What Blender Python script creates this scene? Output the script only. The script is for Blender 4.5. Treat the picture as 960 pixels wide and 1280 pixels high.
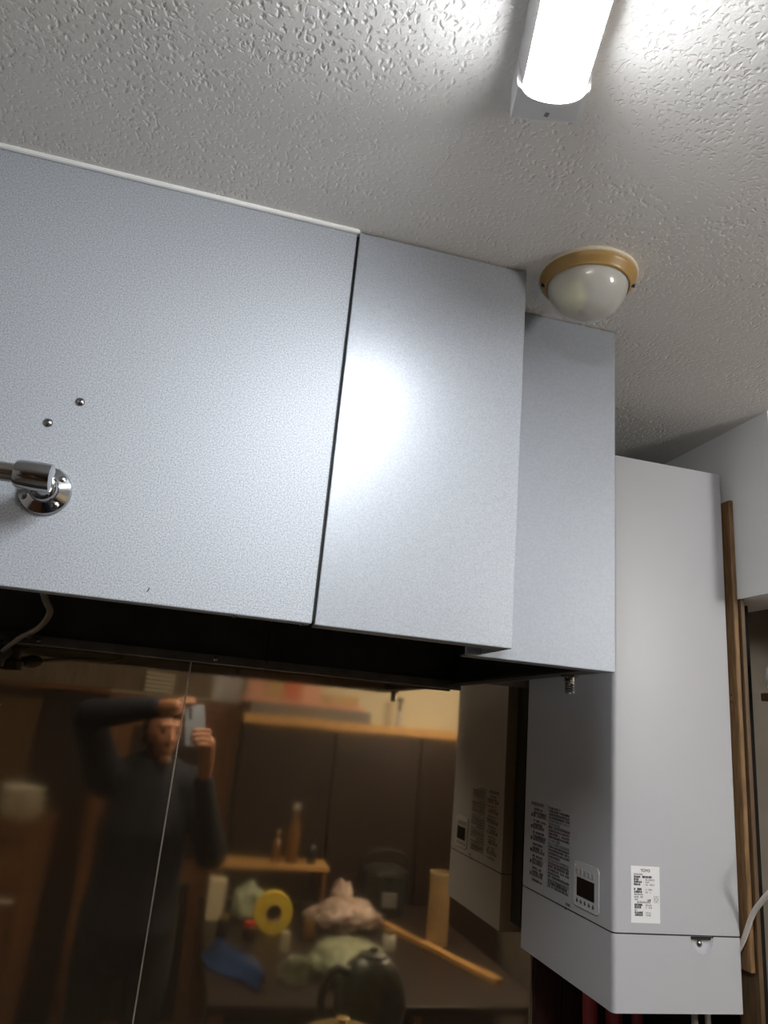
import bpy, bmesh, math, random
from mathutils import Vector, Matrix

random.seed(7)
scene = bpy.context.scene
C = scene.collection
for o in list(bpy.data.objects):
    bpy.data.objects.remove(o)

# ------------------------------------------------------------------ camera, world, exposure
CZ = 1.69                                   # height of the phone that took the picture
RIGHT = Vector((0.9650, -0.2466, 0.0890))
DOWN = Vector((0.1522, 0.2542, -0.9551))
FWD = Vector((0.2129, 0.9352, 0.2829))
RIGHT = (RIGHT - FWD * RIGHT.dot(FWD) / FWD.length_squared).normalized()
FWD.normalize()
DOWN = FWD.cross(RIGHT).normalized()
camd = bpy.data.cameras.new('camera')
cam = bpy.data.objects.new('camera', camd)
C.objects.link(cam)
camd.sensor_fit = 'VERTICAL'
camd.sensor_height = 36.0
camd.sensor_width = 27.0
camd.lens = 36.0 * 911.5 / 1280.0
camd.clip_start = 0.004
camd.clip_end = 50
M = Matrix.Identity(4)
for i in range(3):
    M[i][0] = RIGHT[i]
    M[i][1] = -DOWN[i]
    M[i][2] = -FWD[i]
M.translation = Vector((0, 0, CZ))
cam.matrix_world = M
scene.camera = cam

world = bpy.data.worlds.new('world')
scene.world = world
world.use_nodes = True
world.node_tree.nodes['Background'].inputs[0].default_value = (0.55, 0.6, 0.7, 1)
world.node_tree.nodes['Background'].inputs[1].default_value = 0.02

scene.view_settings.view_transform = 'Standard'
scene.view_settings.look = 'None'
scene.view_settings.gamma = 1
scene.view_settings.use_curve_mapping = False
scene.view_settings.exposure = 2.55
TUBE_STRENGTH = 15.0                        # the glowing cover of the ceiling light
ROOM_STRENGTH = 12.0                        # unseen globe lamp added on the far side to brighten the kitchen

# ------------------------------------------------------------------ materials
def pset(b, **kw):
    for k, v in kw.items():
        k = k.replace('_', ' ')
        if k in b.inputs:
            if isinstance(v, tuple) and len(v) == 3:
                v = (*v, 1)
            b.inputs[k].default_value = v

def srgb(r, g, b):
    f = lambda c: (c / 255 / 12.92) if c <= 10 else ((c / 255 + 0.055) / 1.055) ** 2.4
    return (f(r), f(g), f(b))

def mat(name, col, rough=0.5, metal=0.0, var=0.0, vscale=30, bump=0.0, bscale=200, bdist=0.001, stretch=None, **kw):
    m = bpy.data.materials.new(name)
    m.use_nodes = True
    nt = m.node_tree
    b = nt.nodes['Principled BSDF']
    pset(b, Base_Color=col, Roughness=rough, Metallic=metal, **kw)
    tc = nt.nodes.new('ShaderNodeTexCoord')
    mp = nt.nodes.new('ShaderNodeMapping')
    nt.links.new(tc.outputs['Object'], mp.inputs[0])
    if stretch:
        mp.inputs['Scale'].default_value = stretch
    n = nt.nodes.new('ShaderNodeTexNoise')
    n.inputs['Scale'].default_value = vscale
    n.inputs['Detail'].default_value = 4
    nt.links.new(mp.outputs[0], n.inputs['Vector'])
    mx = nt.nodes.new('ShaderNodeMix')
    mx.data_type = 'RGBA'
    mx.inputs[6].default_value = (*[max(0, c * (1 - var)) for c in col], 1)
    mx.inputs[7].default_value = (*[min(1, c * (1 + var)) for c in col], 1)
    mr = nt.nodes.new('ShaderNodeMapRange')
    mr.inputs[1].default_value = 0.3
    mr.inputs[2].default_value = 0.7
    nt.links.new(n.outputs[0], mr.inputs[0])
    nt.links.new(mr.outputs[0], mx.inputs[0])
    nt.links.new(mx.outputs[2], b.inputs['Base Color'])
    if bump:
        nb = nt.nodes.new('ShaderNodeTexNoise')
        nb.inputs['Scale'].default_value = bscale
        nb.inputs['Detail'].default_value = 3
        nt.links.new(mp.outputs[0], nb.inputs['Vector'])
        bp = nt.nodes.new('ShaderNodeBump')
        bp.inputs['Strength'].default_value = bump
        bp.inputs['Distance'].default_value = bdist
        nt.links.new(nb.outputs[0], bp.inputs['Height'])
        nt.links.new(bp.outputs[0], b.inputs['Normal'])
    return m

def emat(name, col, strength):
    m = bpy.data.materials.new(name)
    m.use_nodes = True
    b = m.node_tree.nodes['Principled BSDF']
    pset(b, Base_Color=(0.9, 0.9, 0.9), Roughness=0.4, Emission_Color=col, Emission_Strength=strength)
    return m

MT = {}
MT['galv'] = mat('speckled_coated_steel', (0.40, 0.425, 0.465), 0.53, 0.22, var=0.34, vscale=600, bump=0.10, bscale=800, bdist=0.0005)
MT['galv_fine'] = mat('fine_speckled_coated_steel', (0.37, 0.395, 0.435), 0.39, 0.28, var=0.15, vscale=700, bump=0.08, bscale=900, bdist=0.0005)
MT['galv_plain'] = mat('coated_steel_side', (0.32, 0.345, 0.385), 0.48, 0.20, var=0.06, vscale=300, bump=0.12, bscale=400, bdist=0.0005)
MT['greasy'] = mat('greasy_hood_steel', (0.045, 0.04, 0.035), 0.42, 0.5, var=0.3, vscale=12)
MT['dark'] = mat('dark_gap', (0.012, 0.012, 0.013), 0.6, 0, var=0.2)
MT['gutter'] = mat('greasy_gutter_steel', (0.20, 0.18, 0.16), 0.45, 0.6, var=0.25, vscale=20)
MT['white_enamel'] = mat('white_enamel', (0.47, 0.475, 0.505), 0.42, 0, var=0.012, vscale=6)
MT['white_plastic'] = mat('white_plastic', (0.90, 0.90, 0.90), 0.4, 0, var=0.02)
MT['housing'] = mat('light_housing', (0.70, 0.70, 0.71), 0.4, 0, var=0.02)
MT['wall_white'] = mat('white_wall_paper', (0.80, 0.79, 0.77), 0.8, 0, var=0.03, vscale=8, bump=0.15, bscale=260, bdist=0.0008)
MT['wall_beige'] = mat('beige_wall', (0.55, 0.50, 0.36), 0.8, 0, var=0.04, vscale=5, bump=0.1)
MT['wall_dim'] = mat('brown_board_wall', (0.16, 0.125, 0.09), 0.7, 0, var=0.25, vscale=6, stretch=(6, 6, 1))
MT['floor'] = mat('brown_grey_floor', (0.30, 0.27, 0.23), 0.5, 0, var=0.3, vscale=10)
MT['caulk'] = mat('white_caulk', (0.80, 0.80, 0.80), 0.5, 0, var=0.03)
MT['chrome'] = mat('chrome', (0.40, 0.40, 0.41), 0.10, 1.0, var=0.03)
MT['chrome_dark'] = mat('dull_pipe_steel', (0.42, 0.40, 0.37), 0.22, 1.0, var=0.08)
MT['bright_steel'] = mat('bright_steel', (0.55, 0.52, 0.47), 0.3, 0.8, var=0.1)
MT['rivet'] = mat('steel_rivet', (0.30, 0.30, 0.31), 0.25, 1.0, var=0.1)
MT['timber'] = mat('pale_brown_timber', (0.21, 0.115, 0.045), 0.6, 0, var=0.35, vscale=22, stretch=(9, 9, 1), bump=0.15)
MT['timber_dark'] = mat('dark_brown_timber', (0.10, 0.055, 0.022), 0.55, 0, var=0.3, vscale=22, stretch=(9, 9, 1))
MT['wood_orange'] = mat('orange_wood', (0.52, 0.30, 0.10), 0.45, 0, var=0.25, vscale=15, stretch=(1, 8, 8))
MT['wood_brown'] = mat('brown_door_wood', (0.17, 0.075, 0.028), 0.5, 0, var=0.3, vscale=12, stretch=(8, 8, 1))
MT['wood_black'] = mat('very_dark_wood', (0.022, 0.013, 0.010), 0.45, 0, var=0.3, vscale=12, stretch=(8, 8, 1))
MT['matt_black'] = mat('matt_black_block', (0.014, 0.012, 0.010), 0.9, 0, var=0.3, Specular_IOR_Level=0.1)
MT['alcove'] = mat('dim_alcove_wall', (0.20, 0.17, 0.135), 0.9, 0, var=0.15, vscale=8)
MT['wood_red'] = mat('dark_red_wood', (0.045, 0.014, 0.011), 0.45, 0, var=0.4, vscale=14, stretch=(8, 8, 1))
MT['red_pipe'] = mat('red_pipe_wrap', (0.30, 0.03, 0.04), 0.55, 0, var=0.1, vscale=40)
MT['grey_pipe'] = mat('grey_pipe_wrap', (0.42, 0.38, 0.37), 0.5, 0, var=0.1)
MT['print'] = mat('black_print', (0.05, 0.05, 0.055), 0.6)
MT['print_grey'] = mat('grey_print', (0.24, 0.24, 0.25), 0.6)
MT['print_red'] = mat('red_print', (0.20, 0.07, 0.06), 0.6)
MT['paper'] = mat('label_paper', (0.80, 0.80, 0.81), 0.55, 0, var=0.02)
MT['display'] = mat('dark_display', (0.012, 0.010, 0.010), 0.18)
MT['ctl'] = mat('control_plate', (0.62, 0.62, 0.63), 0.35)
MT['ctl_icon'] = mat('control_icon', (0.06, 0.06, 0.08), 0.4)
MT['ctl_btn'] = mat('control_button', (0.42, 0.42, 0.44), 0.4)
MT['cable'] = mat('white_cable', (0.62, 0.58, 0.52), 0.45)
MT['ochre'] = mat('ochre_lamp_ring', (0.40, 0.24, 0.075), 0.38, 0, var=0.10, vscale=15)
MT['cream'] = mat('cream_lamp_edge', (0.75, 0.66, 0.52), 0.4, 0)
MT['bulb'] = mat('yellowed_bulb', (0.85, 0.78, 0.35), 0.3)
MT['skin'] = mat('skin', (0.33, 0.15, 0.08), 0.5, 0, var=0.10, vscale=25)
MT['navy'] = mat('navy_jacket', (0.008, 0.011, 0.018), 0.9, 0, var=0.25, vscale=30, bump=0.2)
MT['trouser'] = mat('black_trousers', (0.014, 0.014, 0.015), 0.85, 0, var=0.2)
MT['hair'] = mat('black_hair', (0.010, 0.008, 0.007), 0.5, 0, var=0.3, vscale=60, bump=0.4)
MT['phone'] = mat('silver_blue_phone', (0.34, 0.38, 0.44), 0.25, 0.7)
MT['glass_black'] = mat('black_lens', (0.01, 0.01, 0.012), 0.08)
MT['red_box'] = mat('red_carton', (0.50, 0.13, 0.07), 0.6, 0, var=0.15, vscale=9)
MT['pink_box'] = mat('salmon_carton', (0.58, 0.30, 0.20), 0.6, 0, var=0.15, vscale=9)
MT['grey_box'] = mat('grey_carton', (0.14, 0.14, 0.13), 0.6, 0, var=0.15, vscale=9)
MT['cardboard'] = mat('cardboard', (0.42, 0.28, 0.13), 0.75, 0, var=0.15, vscale=12)
MT['louvre'] = mat('pale_louvre', (0.72, 0.68, 0.55), 0.5)
MT['yellow'] = mat('yellow_tape', (0.70, 0.52, 0.06), 0.4, 0, var=0.1)
MT['green_film'] = mat('pale_green_plastic', (0.36, 0.40, 0.26), 0.25, 0, var=0.25, vscale=10, bump=0.6, bscale=14, bdist=0.02)
MT['pink_film'] = mat('pale_pink_plastic', (0.50, 0.38, 0.31), 0.22, 0, var=0.2, vscale=10, bump=0.6, bscale=16, bdist=0.02)
MT['blue'] = mat('blue_plastic', (0.025, 0.06, 0.16), 0.25, 0, var=0.25, vscale=8, bump=0.5, bscale=10, bdist=0.02)
MT['kettle'] = mat('dark_kettle', (0.045, 0.050, 0.035), 0.35, 0.3, var=0.2)
MT['brass'] = mat('brassy_pot', (0.55, 0.42, 0.16), 0.3, 0.8, var=0.15)
MT['worktop'] = mat('worktop_steel', (0.20, 0.19, 0.17), 0.35, 0.8, var=0.2)
MT['amber'] = mat('amber_bottle', (0.16, 0.08, 0.025), 0.15, 0, var=0.1)
MT['appliance'] = mat('black_appliance', (0.018, 0.020, 0.018), 0.3, 0, var=0.2)
MT['candle'] = mat('cream_candle', (0.62, 0.55, 0.36), 0.5)
MT['red_cap'] = mat('red_cap', (0.5, 0.05, 0.03), 0.4)
MT['tin'] = mat('glazed_cream', (0.80, 0.76, 0.62), 0.12, 0.0, var=0.1)

def ceiling_mat():
    m = bpy.data.materials.new('embossed_ceiling_paper')
    m.use_nodes = True
    nt = m.node_tree
    b = nt.nodes['Principled BSDF']
    pset(b, Base_Color=(0.86, 0.835, 0.805), Roughness=0.75)
    tc = nt.nodes.new('ShaderNodeTexCoord')
    def noise(scale, detail, dist=0.0, stretch=(1, 1, 1)):
        mp = nt.nodes.new('ShaderNodeMapping')
        mp.inputs['Scale'].default_value = stretch
        nt.links.new(tc.outputs['Object'], mp.inputs[0])
        n = nt.nodes.new('ShaderNodeTexNoise')
        n.inputs['Scale'].default_value = scale
        n.inputs['Detail'].default_value = detail
        n.inputs['Distortion'].default_value = dist
        nt.links.new(mp.outputs[0], n.inputs['Vector'])
        return n.outputs[0]
    def ramp(x, a, bb, smooth=True):
        r = nt.nodes.new('ShaderNodeMapRange')
        r.interpolation_type = 'SMOOTHSTEP'
        r.inputs[1].default_value = a
        r.inputs[2].default_value = bb
        nt.links.new(x, r.inputs[0])
        return r.outputs[0]
    def math_(op, a, bb):
        n = nt.nodes.new('ShaderNodeMath')
        n.operation = op
        for i, v in enumerate((a, bb)):
            if isinstance(v, (int, float)):
                n.inputs[i].default_value = v
            else:
                nt.links.new(v, n.inputs[i])
        return n.outputs[0]
    def dots(scale, stretch, r0, r1, seed):
        mp = nt.nodes.new('ShaderNodeMapping')
        mp.inputs['Scale'].default_value = stretch
        mp.inputs['Location'].default_value = (seed, seed * 1.7, 0)
        mp.inputs['Rotation'].default_value = (0, 0, 0.5)
        nt.links.new(tc.outputs['Object'], mp.inputs[0])
        wn = nt.nodes.new('ShaderNodeTexNoise')
        wn.inputs['Scale'].default_value = scale * 1.3
        wn.inputs['Detail'].default_value = 1.0
        nt.links.new(mp.outputs[0], wn.inputs['Vector'])
        mv = nt.nodes.new('ShaderNodeMix')
        mv.data_type = 'VECTOR'
        mv.inputs[0].default_value = 0.0065
        nt.links.new(mp.outputs[0], mv.inputs[4])
        nt.links.new(wn.outputs[1], mv.inputs[5])
        vo = nt.nodes.new('ShaderNodeTexVoronoi')
        vo.voronoi_dimensions = '2D'
        vo.inputs['Scale'].default_value = scale
        nt.links.new(mv.outputs[1], vo.inputs['Vector'])
        d = ramp(vo.outputs['Distance'], r1, r0)          # 1 inside the dot
        keep = math_('GREATER_THAN', math_('FRACT', math_('MULTIPLY', vo.outputs['Color'], 7.3), 0), 0.35)
        return math_('MULTIPLY', d, keep)
    patchy = ramp(noise(9, 2), 0.35, 0.62)
    pits = math_('MULTIPLY', dots(125, (1.0, 0.7, 1), 0.06, 0.36, 0.0), patchy)
    pits2 = dots(170, (0.7, 1.0, 1), 0.10, 0.36, 3.1)
    worms = ramp(noise(85, 1.0, 1.2, (1.0, 0.5, 1)), 0.68, 0.78)
    grain = noise(330, 3)
    h = math_('ADD', math_('MULTIPLY', pits, -1.1), math_('MULTIPLY', worms, -0.8))
    h = math_('ADD', h, math_('MULTIPLY', pits2, -0.5))
    h = math_('ADD', h, math_('MULTIPLY', grain, 0.30))
    bp = nt.nodes.new('ShaderNodeBump')
    bp.inputs['Strength'].default_value = 0.7
    bp.inputs['Distance'].default_value = 0.0015
    nt.links.new(h, bp.inputs['Height'])
    nt.links.new(bp.outputs[0], b.inputs['Normal'])
    return m
MT['ceiling'] = ceiling_mat()

def steel_mat():
    m = bpy.data.materials.new('greasy_stainless_sheet')
    m.use_nodes = True
    nt = m.node_tree
    b = nt.nodes['Principled BSDF']
    pset(b, Base_Color=(0.60, 0.47, 0.32), Roughness=0.06, Metallic=0.965)
    tc = nt.nodes.new('ShaderNodeTexCoord')
    mp = nt.nodes.new('ShaderNodeMapping')
    mp.inputs['Scale'].default_value = (2.2, 1, 1.0)
    nt.links.new(tc.outputs['Object'], mp.inputs[0])
    n = nt.nodes.new('ShaderNodeTexNoise')
    n.inputs['Scale'].default_value = 3.0
    n.inputs['Detail'].default_value = 1.0
    nt.links.new(mp.outputs[0], n.inputs['Vector'])
    bp = nt.nodes.new('ShaderNodeBump')
    bp.inputs['Strength'].default_value = 0.2
    bp.inputs['Distance'].default_value = 0.002
    nt.links.new(n.outputs[0], bp.inputs['Height'])
    nt.links.new(bp.outputs[0], b.inputs['Normal'])
    n2 = nt.nodes.new('ShaderNodeTexNoise')
    n2.inputs['Scale'].default_value = 5
    n2.inputs['Detail'].default_value = 5
    nt.links.new(tc.outputs['Object'], n2.inputs['Vector'])
    mr = nt.nodes.new('ShaderNodeMapRange')
    mr.inputs[1].default_value = 0.3
    mr.inputs[2].default_value = 0.75
    mr.inputs[3].default_value = 0.03
    mr.inputs[4].default_value = 0.075
    nt.links.new(n2.outputs[0], mr.inputs[0])
    nt.links.new(mr.outputs[0], b.inputs['Roughness'])
    return m
MT['steel'] = steel_mat()

def dome_mat():
    m = bpy.data.materials.new('frosted_lamp_glass')
    m.use_nodes = True
    b = m.node_tree.nodes['Principled BSDF']
    pset(b, Base_Color=(0.90, 0.90, 0.87), Roughness=0.28, Transmission_Weight=0.55, IOR=1.25, Coat_Weight=0.6, Coat_Roughness=0.08)
    return m
MT['dome'] = dome_mat()

# ------------------------------------------------------------------ mesh helpers
def obj(name, bm, m, parent=None, smooth=False, loc=None):
    me = bpy.data.meshes.new(name)
    bmesh.ops.recalc_face_normals(bm, faces=bm.faces[:])
    bm.to_mesh(me)
    bm.free()
    if smooth:
        for p in me.polygons:
            p.use_smooth = True
        if smooth != 'all':
            try:
                me.set_sharp_from_angle(angle=math.radians(40))
            except Exception:
                pass
    ms = m if isinstance(m, (list, tuple)) else [m]
    for k in ms:
        me.materials.append(MT[k] if isinstance(k, str) else k)
    o = bpy.data.objects.new(name, me)
    C.objects.link(o)
    if loc is not None:                      # put the origin at loc, geometry stays where it is
        me.transform(Matrix.Translation(-Vector(loc)))
        o.location = loc
    if parent is not None:
        o.parent = parent
        o.matrix_parent_inverse = parent_inv(parent)
    return o

def parent_inv(p):
    m = Matrix.Identity(4)
    chain = []
    while p is not None:
        chain.append(p)
        p = p.parent
    for q in reversed(chain):
        loc = Matrix.Translation(q.location) @ q.rotation_euler.to_matrix().to_4x4()
        m = m @ (q.matrix_parent_inverse @ loc if q.parent else loc)
    return m.inverted()

def tag(o, label, cat, group=None):
    o['label'] = label
    o['category'] = cat
    if group:
        o['group'] = group
    return o

def thing(name, label, cat, loc=(0, 0, 0), group=None):
    o = bpy.data.objects.new(name, None)
    o.empty_display_size = 0.05
    C.objects.link(o)
    o.location = loc
    return tag(o, label, cat, group)

def struct(name, bm, m, parent=None, **kw):
    o = obj(name, bm, m, parent, **kw)
    if parent is None:
        o['kind'] = 'structure'
    return o

def B():
    return bmesh.new()

def box(bm, x0, x1, y0, y1, z0, z1, bev=0.0, seg=2, mi=0):
    r = bmesh.ops.create_cube(bm, size=1)
    vs = r['verts']
    for v in vs:
        v.co = Vector(((x0 + x1) / 2 + v.co.x * (x1 - x0), (y0 + y1) / 2 + v.co.y * (y1 - y0), (z0 + z1) / 2 + v.co.z * (z1 - z0)))
    fs = set(f for v in vs for f in v.link_faces)
    for f in fs:
        f.material_index = mi
    if bev > 0:
        es = list(set(e for v in vs for e in v.link_edges))
        bmesh.ops.bevel(bm, geom=es, offset=bev, segments=seg, profile=0.5, affect='EDGES')
    return bm

def frame_of(d):
    d = Vector(d).normalized()
    a = Vector((0, 0, 1)) if abs(d.z) < 0.9 else Vector((1, 0, 0))
    u = d.cross(a).normalized()
    return u, d.cross(u).normalized(), d

def lathe(bm, p0, axis, prof, seg=32, cap=True, mi=0):
    """prof: list of (radius, distance along the axis)"""
    u, v, d = frame_of(axis)
    p0 = Vector(p0)
    rings = []
    for r, h in prof:
        if r < 1e-6:
            rings.append([bm.verts.new(p0 + d * h)])
        else:
            rings.append([bm.verts.new(p0 + d * h + (u * math.cos(t) + v * math.sin(t)) * r) for t in [2 * math.pi * i / seg for i in range(seg)]])
    fs = []
    for a, b in zip(rings, rings[1:]):
        if len(a) == 1 and len(b) == 1:
            continue
        for i in range(seg):
            j = (i + 1) % seg
            if len(a) == 1:
                fs.append(bm.faces.new((a[0], b[i], b[j])))
            elif len(b) == 1:
                fs.append(bm.faces.new((a[i], a[j], b[0])))
            else:
                fs.append(bm.faces.new((a[i], a[j], b[j], b[i])))
    if cap:
        for r in (rings[0], rings[-1]):
            if len(r) > 2:
                fs.append(bm.faces.new(r))
    for f in fs:
        f.material_index = mi
    return bm

def cyl(bm, p0, p1, r, seg=20, mi=0, r1=None):
    p0, p1 = Vector(p0), Vector(p1)
    return lathe(bm, p0, p1 - p0, [(r, 0), (r if r1 is None else r1, (p1 - p0).length)], seg, True, mi)

def chain(bm, pts, rad, seg=10, flat=None, caps=True):
    """tapered tube through pts with rounded ends"""
    pts = [Vector(p) for p in pts]
    n = len(pts)
    rad = [rad] * n if isinstance(rad, (int, float)) else list(rad)
    tang = []
    for i in range(n):
        a = pts[max(i - 1, 0)]
        b = pts[min(i + 1, n - 1)]
        tang.append((b - a).normalized())
    u, v, _ = frame_of(tang[0])
    P, Rr, T = [], [], []
    if caps:
        for k in (1.0, 0.8, 0.45):
            P.append(pts[0] - tang[0] * rad[0] * math.sin(k * math.pi / 2) * 0.9)
            Rr.append(rad[0] * max(0.02, math.cos(k * math.pi / 2)))
            T.append(tang[0])
    for p, r, t in zip(pts, rad, tang):
        P.append(p); Rr.append(r); T.append(t)
    if caps:
        for k in (0.45, 0.8, 1.0):
            P.append(pts[-1] + tang[-1] * rad[-1] * math.sin(k * math.pi / 2) * 0.9)
            Rr.append(rad[-1] * max(0.02, math.cos(k * math.pi / 2)))
            T.append(tang[-1])
    rings = []
    for p, r, t in zip(P, Rr, T):
        u = (u - t * u.dot(t)).normalized()
        v = t.cross(u)
        rings.append([bm.verts.new(p + (u * math.cos(a) + v * math.sin(a)) * r) for a in [2 * math.pi * i / seg for i in range(seg)]])
    for a, b in zip(rings, rings[1:]):
        for i in range(seg):
            j = (i + 1) % seg
            bm.faces.new((a[i], a[j], b[j], b[i]))
    bm.faces.new(rings[0])
    bm.faces.new(rings[-1])
    return bm

def spline(pts, n=8):
    """Catmull-Rom through the points"""
    pts = [Vector(p) for p in pts]
    q = [pts[0] * 2 - pts[1]] + pts + [pts[-1] * 2 - pts[-2]]
    out = []
    for i in range(1, len(q) - 2):
        for k in range(n):
            t = k / n
            p0, p1, p2, p3 = q[i - 1:i + 3]
            out.append(0.5 * ((2 * p1) + (p2 - p0) * t + (2 * p0 - 5 * p1 + 4 * p2 - p3) * t * t + (3 * p1 - p0 - 3 * p2 + p3) * t ** 3))
    out.append(pts[-1])
    return out

def prism(bm, poly, f0, f1, mi=0):
    """poly in 2D; f0/f1 map a 2D point to the two ends"""
    a = [bm.verts.new(f0(*p)) for p in poly]
    b = [bm.verts.new(f1(*p)) for p in poly]
    fs = [bm.faces.new(a), bm.faces.new(list(reversed(b)))]
    n = len(poly)
    for i in range(n):
        j = (i + 1) % n
        fs.append(bm.faces.new((a[j], a[i], b[i], b[j])))
    for f in fs:
        f.material_index = mi
    return bm

def round_rect(x0, x1, y0, y1, r, n=4):
    out = []
    for cx, cy, a0 in ((x1 - r, y1 - r, 0), (x0 + r, y1 - r, 90), (x0 + r, y0 + r, 180), (x1 - r, y0 + r, 270)):
        for k in range(n + 1):
            a = math.radians(a0 + 90 * k / n)
            out.append((cx + r * math.cos(a), cy + r * math.sin(a)))
    return out

def empty_copy(root, loc):
    """copy a thing and its parts"""
    r = root.copy()
    C.objects.link(r)
    r.location = loc
    for ch in list(root.children):
        c = ch.copy()
        C.objects.link(c)
        c.parent = r
        for g in list(ch.children):
            d = g.copy()
            C.objects.link(d)
            d.parent = c
    return r

# ------------------------------------------------------------------ the room shell
YW = 1.505                     # back wall face (steel sheets stand on it)
ZC = 2.302                     # ceiling
XL, XR, YF = -1.55, 1.95, -1.55
XS = 0.925                     # face of the white soffit wall on the right
bm = box(B(), XL, XR, YF, YW + 0.2, ZC, ZC + 0.1)
struct('ceiling', bm, 'ceiling')
struct('floor', box(B(), XL, XR, YF, YW + 0.2, -0.1, 0), 'floor')
wb = struct('wall_back', box(B(), XL, XR, YW + 0.003, YW + 0.2, 0, ZC), 'wall_dim')
struct('wall_left', box(B(), XL - 0.1, XL, YF, YW + 0.2, 0, ZC), 'wall_white')
struct('wall_front', box(B(), XL, XR, YF - 0.1, YF, 0, ZC), 'wall_beige')
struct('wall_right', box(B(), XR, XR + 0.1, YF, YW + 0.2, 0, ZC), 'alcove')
# white upper wall (soffit) to the right of the heater, open below
struct('wall_soffit', box(B(), XS, XS + 0.10, 1.035, YW + 0.003, 1.970, ZC), 'wall_white')
struct('trim_1', box(B(), XS, XR, 1.020, 1.035, 1.970, ZC), 'caulk')
# wooden jamb of the opening under the soffit
struct('trim_2', box(B(), XS, XS + 0.008, 1.112, 1.16, 0.0, 1.970, 0.001), 'timber_dark')
struct('trim_3', box(B(), XS, XS + 0.055, 1.16, YW + 0.003, 0.0, 1.970), 'matt_black')  # black block covering the dark zone behind the jamb
# white caulk between the hood front and the ceiling
struct('trim_4', chain(B(), [(-1.0, 0.7985, ZC - 0.002), (0.113, 0.7985, ZC - 0.002)], 0.0035, 8), 'caulk', smooth=True)

# stainless sheets on the back wall
SEAM = -0.0155
b1 = box(B(), -1.45, SEAM - 0.001, YW - 0.0015, YW + 0.003, 0.86, 1.80)
struct('steel_sheet', b1, 'steel', wb)
b2 = box(B(), SEAM + 0.001, 0.727, YW - 0.0015, YW + 0.003, 0.86, 1.80)
struct('steel_sheet', b2, 'steel', wb)
struct('joint_strip', box(B(), SEAM - 0.0013, SEAM + 0.0013, YW - 0.0030, YW + 0.002, 0.86, 1.80, 0.0006), 'bright_steel', wb)
struct('sheet_screw', lathe(B(), (-0.34, YW - 0.001, 1.668), (0, -1, 0), [(0.005, 0), (0.0045, 0.002), (0.002, 0.003), (0, 0.003)], 12), 'rivet', wb, smooth=True)
# dark red boards behind the heater pipes
for i in range(4):
    x0 = 0.731 + i * 0.062
    struct('wall_board', box(B(), x0, x0 + 0.060, YW - 0.004, YW + 0.003, 0.0, 1.80, 0.001), 'wood_red', wb)

# ------------------------------------------------------------------ range hood
HY, HB, HT = 0.800, 1.7925, 2.2985
hood = thing('range_hood', 'large grey speckled steel range hood boxed up to the ceiling', 'range hood', (-0.2, 1.15, 1.80))
def sheet_front(x0, x1, y, z0, z1, lip, t=0.0025, left=None, right=None):
    """front sheet with the bottom edge folded inwards and optional folded side returns"""
    bm = B()
    box(bm, x0, x1, y, y + t, z0, z1, 0.0008, 1)
    box(bm, x0 + 0.001, x1 - 0.001, y + 0.0005, y + lip, z0, z0 + t)
    if right:
        box(bm, x1 - t, x1, y + 0.0005, y + right, z0, z1)
    if left:
        box(bm, x0, x0 + t, y + 0.0005, y + left, z0, z1)
    return bm
obj('front_panel', sheet_front(-1.0, 0.1125, HY, HB, HT, 0.022), 'galv', hood)
obj('end_panel', sheet_front(0.1160, 0.3490, HY - 0.002, HB - 0.001, HT + 0.001, 0.030, left=0.018, right=0.095), 'galv_fine', hood)['label'] = 'narrow speckled panel at the end of the hood front'
obj('seam_strip', box(B(), 0.108, 0.120, HY + 0.006, HY + 0.010, HB + 0.004, HT), 'dark', hood)
bm = B()
BY, BX, BZ = 0.889, 0.538, 1.7885
box(bm, 0.325, BX, BY, BY + 0.0025, BZ, ZC - 0.0015, 0.0008, 1)
box(bm, BX - 0.0025, BX, BY + 0.0005, YW - 0.003, BZ, ZC - 0.0015)
box(bm, 0.33, BX - 0.001, BY + 0.0005, BY + 0.030, BZ, BZ + 0.0025)
obj('side_box', bm, 'galv_plain', hood)['label'] = 'plain grey box set back beside the end panel'
# inside of the hood
obj('inner_panel', box(B(), -1.0, 0.1265, 1.492, 1.496, 1.796, 2.29), 'greasy', hood)
obj('inner_panel', box(B(), 0.1285, 0.532, 1.492, 1.496, 1.796, 2.29), 'greasy', hood)
obj('inner_panel', box(B(), 0.5325, 0.5350, 0.895, 1.490, 1.7888, 2.285), 'greasy', hood)
obj('inner_roof', box(B(), -1.0, 0.533, 0.905, 1.490, 2.285, 2.290), 'greasy', hood)
obj('side_panel', box(B(), -1.004, -1.0015, 0.803, 1.500, HB, HT), 'greasy', hood)
def gutter(x0, x1):
    bm = B()
    poly = [(1.503, 1.796), (1.470, 1.796), (1.466, 1.780), (1.470, 1.778), (1.474, 1.788), (1.503, 1.788)]
    return prism(bm, poly, lambda a, b: Vector((x0, a, b)), lambda a, b: Vector((x1, a, b)))
obj('gutter', gutter(-0.998, 0.1265), 'gutter', hood)
obj('gutter', gutter(0.1285, 0.532), 'gutter', hood)
bm = B()
prism(bm, [(0.532, 1.7885), (0.505, 1.7885), (0.505, 1.793), (0.532, 1.793)], lambda a, b: Vector((a, 0.92, b)), lambda a, b: Vector((a, 1.465, b)))
obj('side_lip', bm, 'greasy', hood)
def screw_head(bm, p, d, r):
    lathe(bm, p, d, [(r, 0), (r * 0.9, r * 0.35), (r * 0.5, r * 0.6), (0, r * 0.65)], 14)
    return bm
for p in ((0.0285, 0.813, HB - 0.0002), (0.1035, 0.813, HB - 0.0002)):
    obj('lip_screw', screw_head(B(), p, (0, 0, -1), 0.0032), 'chrome', hood, smooth=True)
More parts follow.
